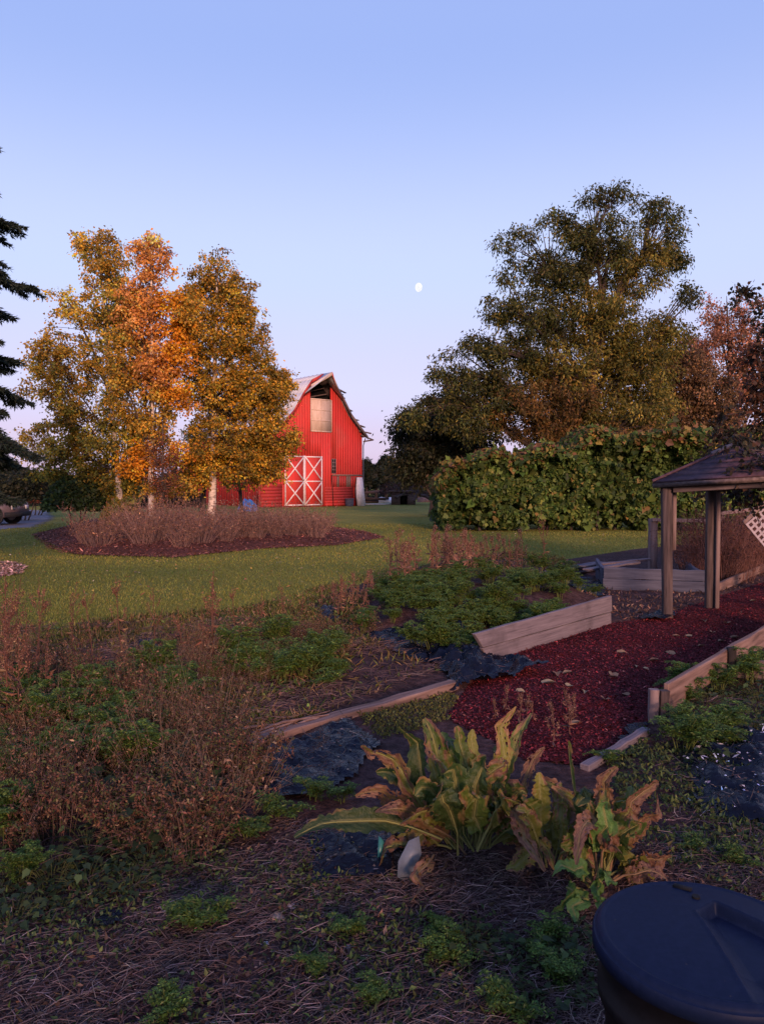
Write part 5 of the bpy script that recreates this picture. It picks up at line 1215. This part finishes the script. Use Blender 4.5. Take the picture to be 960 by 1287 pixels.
crumple('weed_sheet', 'black sheet bunched round the foot of the shelter post', [(800, 778), (838, 772), (842, 786), (806, 786)], .12, .04, 90)
crumple('weed_sheet', 'crumpled black scrap half buried in the straw litter', [(128, 1165), (160, 1160), (162, 1185), (135, 1190)], .08, .015, 91)

# ------------------------------------------------------------------ litter on the ground
def straw(name, label, n, poly, l0, l1, r, pal, seed, lift=.02, kindmat='stem', power=1.0):
    rng = np.random.default_rng(seed); q = np.array(gp(poly)); lo, hi = q.min(0), q.max(0); pts = np.zeros((0, 2))
    while len(pts) < n:
        c = lo + (hi - lo) * rng.random((n * 2, 2)); k = in_poly(c[:, 0], c[:, 1], q) & (rng.random(len(c)) < np.clip(3.0 / c[:, 1], 0, 1) ** power * np.clip(.45 + 2.6 * VN.fbm(c[:, 0] + seed, c[:, 1], 1.7, 3), .08, 1)); pts = np.concatenate([pts, c[k]])
    pts = pts[:n]; a = rng.uniform(0, 2 * math.pi, n); a = np.where(rng.random(n) < .4, rng.normal(.5, .5, n), a); ln = rng.uniform(l0, l1, n)
    d = np.stack([np.cos(a), np.sin(a), rng.normal(0, .12, n)], 1); p0 = np.stack([pts[:, 0], pts[:, 1], soil_h(pts[:, 0], pts[:, 1]) + lift * rng.random(n)], 1)
    pm = p0 + d * ln[:, None] * .5 + np.stack([0 * ln, 0 * ln, rng.random(n) * ln * .12], 1) + rng.normal(0, .08, (n, 3)) * ln[:, None] * np.array([1, 1, .1]); p2 = p0 + d * ln[:, None]; p2[:, 2] = np.maximum(p2[:, 2], p0[:, 2] - .01)
    s = unit(np.cross(d, [0, 0, 1.0])) * r; u = np.array([0, 0, 1.0]) * r * 1.4; col = pick(pal, n, rng, .35)
    v = np.stack([p0 + s, p0 - s, p0 + u, pm + s, pm - s, pm + u, p2 + s * .5, p2 - s * .5, p2 + u * .5], 1); b4 = np.array([[0, 3, 5, 2], [2, 5, 4, 1], [3, 6, 8, 5], [5, 8, 7, 4]])
    mb = MB(); mb.add(v.reshape(-1, 3), (np.arange(n)[:, None, None] * 9 + b4[None]).reshape(-1, 4), np.repeat(np.clip(col, 0, .6), 9, 0)); return tag(mb.build(name, M[kindmat]), label, name.replace('_', ' '), kind='stuff')
STR = [(.14, .095, .085, 3), (.09, .06, .055, 3), (.25, .18, .155, .8), (.045, .03, .028, 3)]
FRONT = [(-60, 1110), (200, 1090), (300, 1030), (500, 1060), (700, 1100), (830, 1060), (1010, 1040), (1330, 1000), (1330, 1400), (-200, 1400), (-200, 1120)]
straw('straw_litter', 'bleached straw and stem litter over the near ground', 32000, FRONT, .02, .11, .0011, STR, 91)
straw('stem_litter', 'brown stem litter over the soil between the weeds', 9000, [(-60, 800), (300, 780), (480, 800), (560, 850), (300, 935), (340, 1010), (200, 1090), (-60, 1110)], .05, .22, .002, [(.11, .065, .05, 3), (.07, .04, .035, 3), (.17, .11, .08, 1)], 92, .06, power=.5)
straw('twig_litter', 'dark twig litter over the weedy plot beside the bin', 6000, [(830, 900), (1000, 830), (1300, 830), (1300, 1100), (830, 1110)], .03, .15, .0016, STR, 93)
def chips(name, label, n, poly, size, pal, seed, hf, mt='bits', power=1.0, cat=None):
    rng = np.random.default_rng(seed); q = np.array(gp(poly)); lo, hi = q.min(0), q.max(0); pts = np.zeros((0, 2))
    while len(pts) < n:
        c = lo + (hi - lo) * rng.random((n * 2, 2)); k = in_poly(c[:, 0], c[:, 1], q) & (rng.random(len(c)) < np.clip(5.0 / c[:, 1], 0, 1) ** power); pts = np.concatenate([pts, c[k]])
    pts = pts[:n]; p = np.stack([pts[:, 0], pts[:, 1], hf(pts[:, 0], pts[:, 1]) + size * .2], 1); a = rng.uniform(0, 6.28, n); d = np.stack([np.cos(a), np.sin(a), rng.normal(0, .3, n)], 1); mb = MB()
    leaves(mb, p, d, rdir(n, rng) * .6 + np.array([0, 0, 1]), size * np.exp(rng.normal(0, .38, n)), size * .5 * np.exp(rng.normal(0, .35, n)), pick(pal, n, rng, .4), curl=-.1, fold=.25); return tag(mb.build(name, M[mt]), label, cat or name.replace('_', ' '), kind='stuff')
chips('mulch_chips', 'red dyed bark chips covering the path', 52000, PATH_PX if 'PATH_PX' in globals() else [(560, 905), (612, 834), (700, 806), (764, 786), (830, 778), (900, 752), (1010, 718), (1090, 745), (960, 806), (880, 842), (822, 905), (800, 930), (740, 968), (660, 960)], .021, [(.10, .012, .016, 3), (.145, .018, .022, 2), (.055, .008, .011, 3), (.2, .07, .06, .3)], 94, path_h)
chips('soil_crumbs', 'crumbs of dark soil and dead leaf on the near ground', 16000, FRONT, .016, [(.04, .026, .023, 3), (.075, .05, .045, 2), (.13, .08, .065, .6)], 95, soil_h, power=.8)
chips('bark_chips', 'brown bark chips over the island bed under the birches', 22000, [(62, 694), (90, 703), (220, 705), (330, 691), (420, 688), (484, 676), (462, 669), (400, 664), (120, 664), (40, 672)], .06, [(.16, .06, .045, 3), (.1, .04, .03, 3), (.24, .11, .08, 1)], 96, isle_h, power=0)
chips('wood_chips', 'pinkish wood chip patch at the lawn edge', 2200, [(-60, 708), (20, 708), (34, 714), (26, 724), (-60, 734)], .07, [(.3, .19, .18, 3), (.2, .12, .11, 2), (.4, .28, .27, 1)], 97, lambda x, y: .02 + 0 * x, power=0)
chips('fallen_lawn_leaves', 'small yellow leaves scattered over the lawn', 800, [(0, 670), (480, 680), (560, 668), (820, 672), (700, 695), (480, 715), (300, 760), (0, 760)], .06, [(.3, .2, .06, 2), (.25, .11, .05, 1), (.3, .25, .15, 1)], 98, lambda x, y: .03 + 0 * x, 'dry', 0, 'leaf')
chips('white_flecks', 'white flecks strewn over the crumpled black sheet', 150, [(850, 960), (905, 932), (980, 925), (980, 1040), (900, 1035)], .022, [(.45, .45, .55, 1), (.3, .3, .36, 1)], 99, lambda x, y: soil_h(x, y) + .06, 'bits', 0, 'fleck')
def cover(name, label, n, poly, L, Wd, pal, seed, up=1.0, thr=.0, kind='diamond', mt='leaf', lift=.0):
    rng = np.random.default_rng(seed); q = np.array(gp(poly)); lo, hi = q.min(0), q.max(0); pts = np.zeros((0, 2))
    while len(pts) < n:
        c = lo + (hi - lo) * rng.random((n * 3, 2)); msk = VN.fbm(c[:, 0] + seed, c[:, 1] - seed, 1.5, 4) + rng.normal(0, .07, len(c)) > thr
        pts = np.concatenate([pts, c[in_poly(c[:, 0], c[:, 1], q) & msk & ~in_poly(c[:, 0], c[:, 1], PATH) & ~(in_poly(c[:, 0], c[:, 1], BARE) & (rng.random(len(c)) < .9)) & (rng.random(len(c)) < np.clip(4 / c[:, 1], 0, 1))]])
    pts = pts[:n]; p = np.stack([pts[:, 0], pts[:, 1], soil_h(pts[:, 0], pts[:, 1]) + lift * rng.random(n)], 1); mb = MB()
    leaves(mb, p, rdir(n, rng) * .9 + np.array([0, 0, up]), rdir(n, rng) + np.array([0, 0, .4]), L * rng.uniform(.5, 1.5, n), Wd * rng.uniform(.6, 1.4, n), pick(pal, n, rng, .35), kind=kind, curl=.3); return tag(mb.build(name, M[mt]), label, 'ground cover', kind='stuff')
BARE = gp([(320, 915), (330, 890), (420, 872), (440, 820), (520, 815), (565, 852), (430, 895)])
LEFTA = [(-60, 803), (150, 783), (300, 770), (480, 720), (650, 694), (710, 705), (690, 735), (470, 752), (440, 800), (560, 850), (310, 935), (330, 1000), (-60, 1010)]
cover('weedy_grass', 'ragged brown and green grass blades between lawn and bed', 26000, LEFTA, .09, .0042, [(.13, .13, .035, 3), (.2, .14, .06, 2), (.24, .16, .09, 2), (.08, .1, .03, 2)], 301, 1.0, -.02, mt='dry')
cover('low_weeds', 'low green and brown weed leaves carpeting the garden soil', 16000, LEFTA, .04, .022, [(.09, .13, .03, 3), (.13, .1, .04, 2), (.2, .11, .07, 2), (.06, .09, .03, 2)], 302, .3, .0, lift=.06)
cover('near_weeds', 'tiny green weed leaves carpeting the shaded near ground', 9000, FRONT, .022, .013, [(.08, .12, .035, 3), (.11, .13, .045, 1), (.05, .08, .03, 2)], 303, .5, .10, lift=.025)
cover('leaf_litter', 'crumbled brown leaf litter over the near ground', 7000, FRONT, .026, .013, [(.11, .068, .05, 3), (.16, .1, .075, 1), (.07, .046, .038, 3)], 304, .0, -.1, mt='dry', lift=.015)
cover('plot_weeds', 'mossy green weed leaves over the plot beside the stub post', 15000, [(830, 880), (1000, 820), (1300, 830), (1300, 1110), (835, 1100), (760, 985)], .03, .016, [(.08, .11, .035, 3), (.12, .13, .04, 1), (.05, .075, .03, 2)], 305, .5, -.03, lift=.03)
cover('bed_moss', 'yellowish mossy patch beside the leaf clump', 2500, [(440, 900), (560, 872), (600, 900), (480, 935)], .022, .012, [(.14, .13, .03, 2), (.09, .1, .03, 2)], 306, .4, -.1, lift=.02)
cover('fence_litter', 'brown litter under the fence and shelter', 5000, [(700, 745), (960, 690), (1010, 716), (960, 735), (840, 790), (766, 780)], .05, .02, [(.12, .07, .055, 3), (.08, .045, .04, 2), (.2, .13, .1, 1)], 307, .1, -.1, mt='dry')
sl = MB(); rng = np.random.default_rng(404)
for q, xs, ys, Zv in SHEETS:                 # soil, straw and leaf bits lying on the sheets
    n = int(420 * (xs[-1] - xs[0]) * (ys[-1] - ys[0])) + 10; a = np.stack([rng.uniform(xs[0], xs[-1], n), rng.uniform(ys[0], ys[-1], n)], 1); a = a[in_poly(a[:, 0], a[:, 1], q) & (edge_dist(a[:, 0], a[:, 1], q) > .05)]; n = len(a)
    if not n: continue
    i = np.clip(((a[:, 0] - xs[0]) / (xs[1] - xs[0])).round().astype(int), 0, len(xs) - 1); j = np.clip(((a[:, 1] - ys[0]) / (ys[1] - ys[0])).round().astype(int), 0, len(ys) - 1)
    p = np.stack([a[:, 0], a[:, 1], Zv[i, j] + .006], 1); d = rdir(n, rng) * np.array([1, 1, .15]); lg = rng.random(n) < .3
    leaves(sl, p, d, rdir(n, rng) * .3 + np.array([0, 0, 1]), np.where(lg, rng.uniform(.04, .13, n), rng.uniform(.01, .03, n)), np.where(lg, .004, rng.uniform(.008, .02, n)), pick([(.1, .07, .06, 3), (.2, .15, .12, 1), (.05, .035, .03, 3)], n, rng, .3), curl=-.05)
tag(sl.build('sheet_litter', M['bits']), 'straw and soil crumbs lying on the black sheets', 'litter', kind='stuff')
# fallen leaves one can pick out on the mulch
FL = []
for k in range(3):
    mb = MB(); r2 = np.random.default_rng(200 + k); leaves(mb, np.array([[0, -.06, .0]]), np.array([[0, 1, .05]]), np.array([[.1, 0, 1.0]]), .12, .085, np.array([[(.27, .18, .11), (.24, .14, .085), (.32, .25, .15)][k]]), curl=.2, fold=.25, kind='lobed'); o = mb.build('fallen_leaf', M['dry']); FL.append(o)
lp = [(770, 848), (768, 851), (812, 842), (712, 845), (700, 848), (845, 838), (725, 908), (785, 872), (690, 858), (905, 806), (925, 800), (950, 797), (895, 795), (880, 812), (862, 800), (840, 818), (820, 830), (800, 838), (868, 845), (760, 880), (735, 870), (885, 780), (930, 770), (945, 756), (912, 782), (665, 885), (716, 862), (782, 820), (850, 800), (655, 870)]
for k, (px, py) in enumerate(lp):
    g_ = G(px, py, .06); o = FL[k] if k < 3 else FL[k % 3].copy()
    if k >= 3: COL.objects.link(o)
    hz = float(path_h(np.array([g_.x]), np.array([g_.y]))[0]) if in_poly(np.array([g_.x]), np.array([g_.y]), PATH)[0] else float(soil_h(np.array([g_.x]), np.array([g_.y]))[0])
    o.location = (g_.x, g_.y, hz + .015); o.rotation_euler = (random.uniform(-.2, .2), random.uniform(-.2, .2), random.uniform(0, 6.28)); s_ = random.uniform(.6, 1.1); o.scale = (s_, s_, s_); tag(o, 'curled tan fallen leaf lying on the red mulch', 'leaf', 'fallen leaves on the mulch')
# rubbish and stones near the big plant
def shard(name, label, cat, px, py, pts, th, m, rx=0, z=.0):
    g_ = G(px, py); mb = MB(); k = len(pts); c, s_ = math.cos(rx), math.sin(rx); f = [(x, s_ * y, c * y) for x, y in pts]; b = [(x, y + th, z_) for x, y, z_ in f]
    mb.add(f + b, [[0, i, i + 1] for i in range(1, k - 1)] + [[k, k + i + 1, k + i] for i in range(1, k - 1)]); mb.f[4].append(np.array([[i, k + i, k + (i + 1) % k, (i + 1) % k] for i in range(k)]) + mb.n - 2 * k)
    o = mb.build(name, M[m]); o.location = (g_.x, g_.y, float(soil_h(np.array([g_.x]), np.array([g_.y]))[0]) - .01 + z); return tag(o, label, cat)
M['teal'] = m_noise('teal_plastic', 20, [(.3, (.02, .13, .12)), (.7, (.04, .2, .18))], .4, 0, spec=.5)
M['greyp'] = m_noise('grey_plastic', 20, [(.3, (.13, .15, .17)), (.7, (.2, .22, .25))], .5, .1, spec=.5)
M['stone'] = m_noise('stone', 12, [(.3, (.12, .10, .09)), (.7, (.24, .2, .17))], .9, .5, .01)
M['bluep'] = m_noise('blue_scrap', 20, [(.3, (.12, .25, .6)), (.7, (.2, .35, .75))], .5, 0)
M['pinkp'] = m_noise('pale_scrap', 20, [(.3, (.36, .28, .28)), (.7, (.5, .42, .42))], .8, .2)
shard('plastic_shard', 'grey angular plastic shard leaning against the leaf clump', 'shard', 514, 1115, [(-.05, .03), (.0, .0), (.055, .12), (.045, .19), (-.0, .17), (-.045, .09)], .006, 'greyp', .35)
shard('teal_strip', 'thin teal plastic strip upright beside the grey shard', 'strip', 477, 1098, [(-.012, 0), (.022, .01), (.018, .13), (-.004, .15)], .01, 'teal', .25)
for px, py, s_, m, lab in [(497, 1083, .04, 'stone', 'tan round stone behind the teal strip'), (493, 1100, .022, 'stone', 'small tan stone beside the teal strip'), (527, 1194, .014, 'bluep', 'bright blue plastic scrap in the straw'), (438, 1197, .022, 'pinkp', 'pinkish pale scrap lying in the straw'), (367, 1143, .024, 'pinkp', 'whitish crumpled scrap beside a flat stone'), (335, 1190, .017, 'pale', 'small white scrap on the ground below the flat grey stone'), (613, 1220, .012, 'pale', 'tiny white scrap near the bin'), (475, 1125, .02, 'pinkp', 'lilac white scrap below the grey shard'), (348, 1157, .035, 'stone', 'flat grey stone in the straw litter'), (858, 920, .035, 'wood_warm', 'orange rotten fruit at the foot of the stub post'), (868, 1008, .025, 'pale', 'white pebble on the edge of the crumpled sheet'), (940, 1022, .05, 'pale', 'white foam lump on the crumpled black sheet'), (905, 955, .045, 'pale', 'white foam lump beside the green seedling'), (878, 955, .03, 'pale', 'small white foam piece at the sheet corner'), (303, 684, .22, 'soil', 'dark molehill on the lawn before the birch bed')]:
    g_ = G(px, py); z = float(soil_h(np.array([g_.x]), np.array([g_.y]))[0]) + (.05 if px > 870 and py > 900 else 0) if py > 700 else 0
    lump('molehill' if m == 'soil' else 'stone' if 'stone' in lab or 'pebble' in lab else 'fruit' if 'fruit' in lab else 'scrap', lab, 'molehill' if m == 'soil' else 'stone' if 'stone' in lab or 'pebble' in lab else 'fruit' if 'fruit' in lab else 'scrap', (g_.x, g_.y, z), (s_, s_ * .8, s_ * (.5 if m == 'soil' else .8)), M[m], int(px))
# unused prototypes
for q in STASH:
    if q.name not in USED:
        for c in list(q.children): bpy.data.objects.remove(c)
        bpy.data.objects.remove(q)
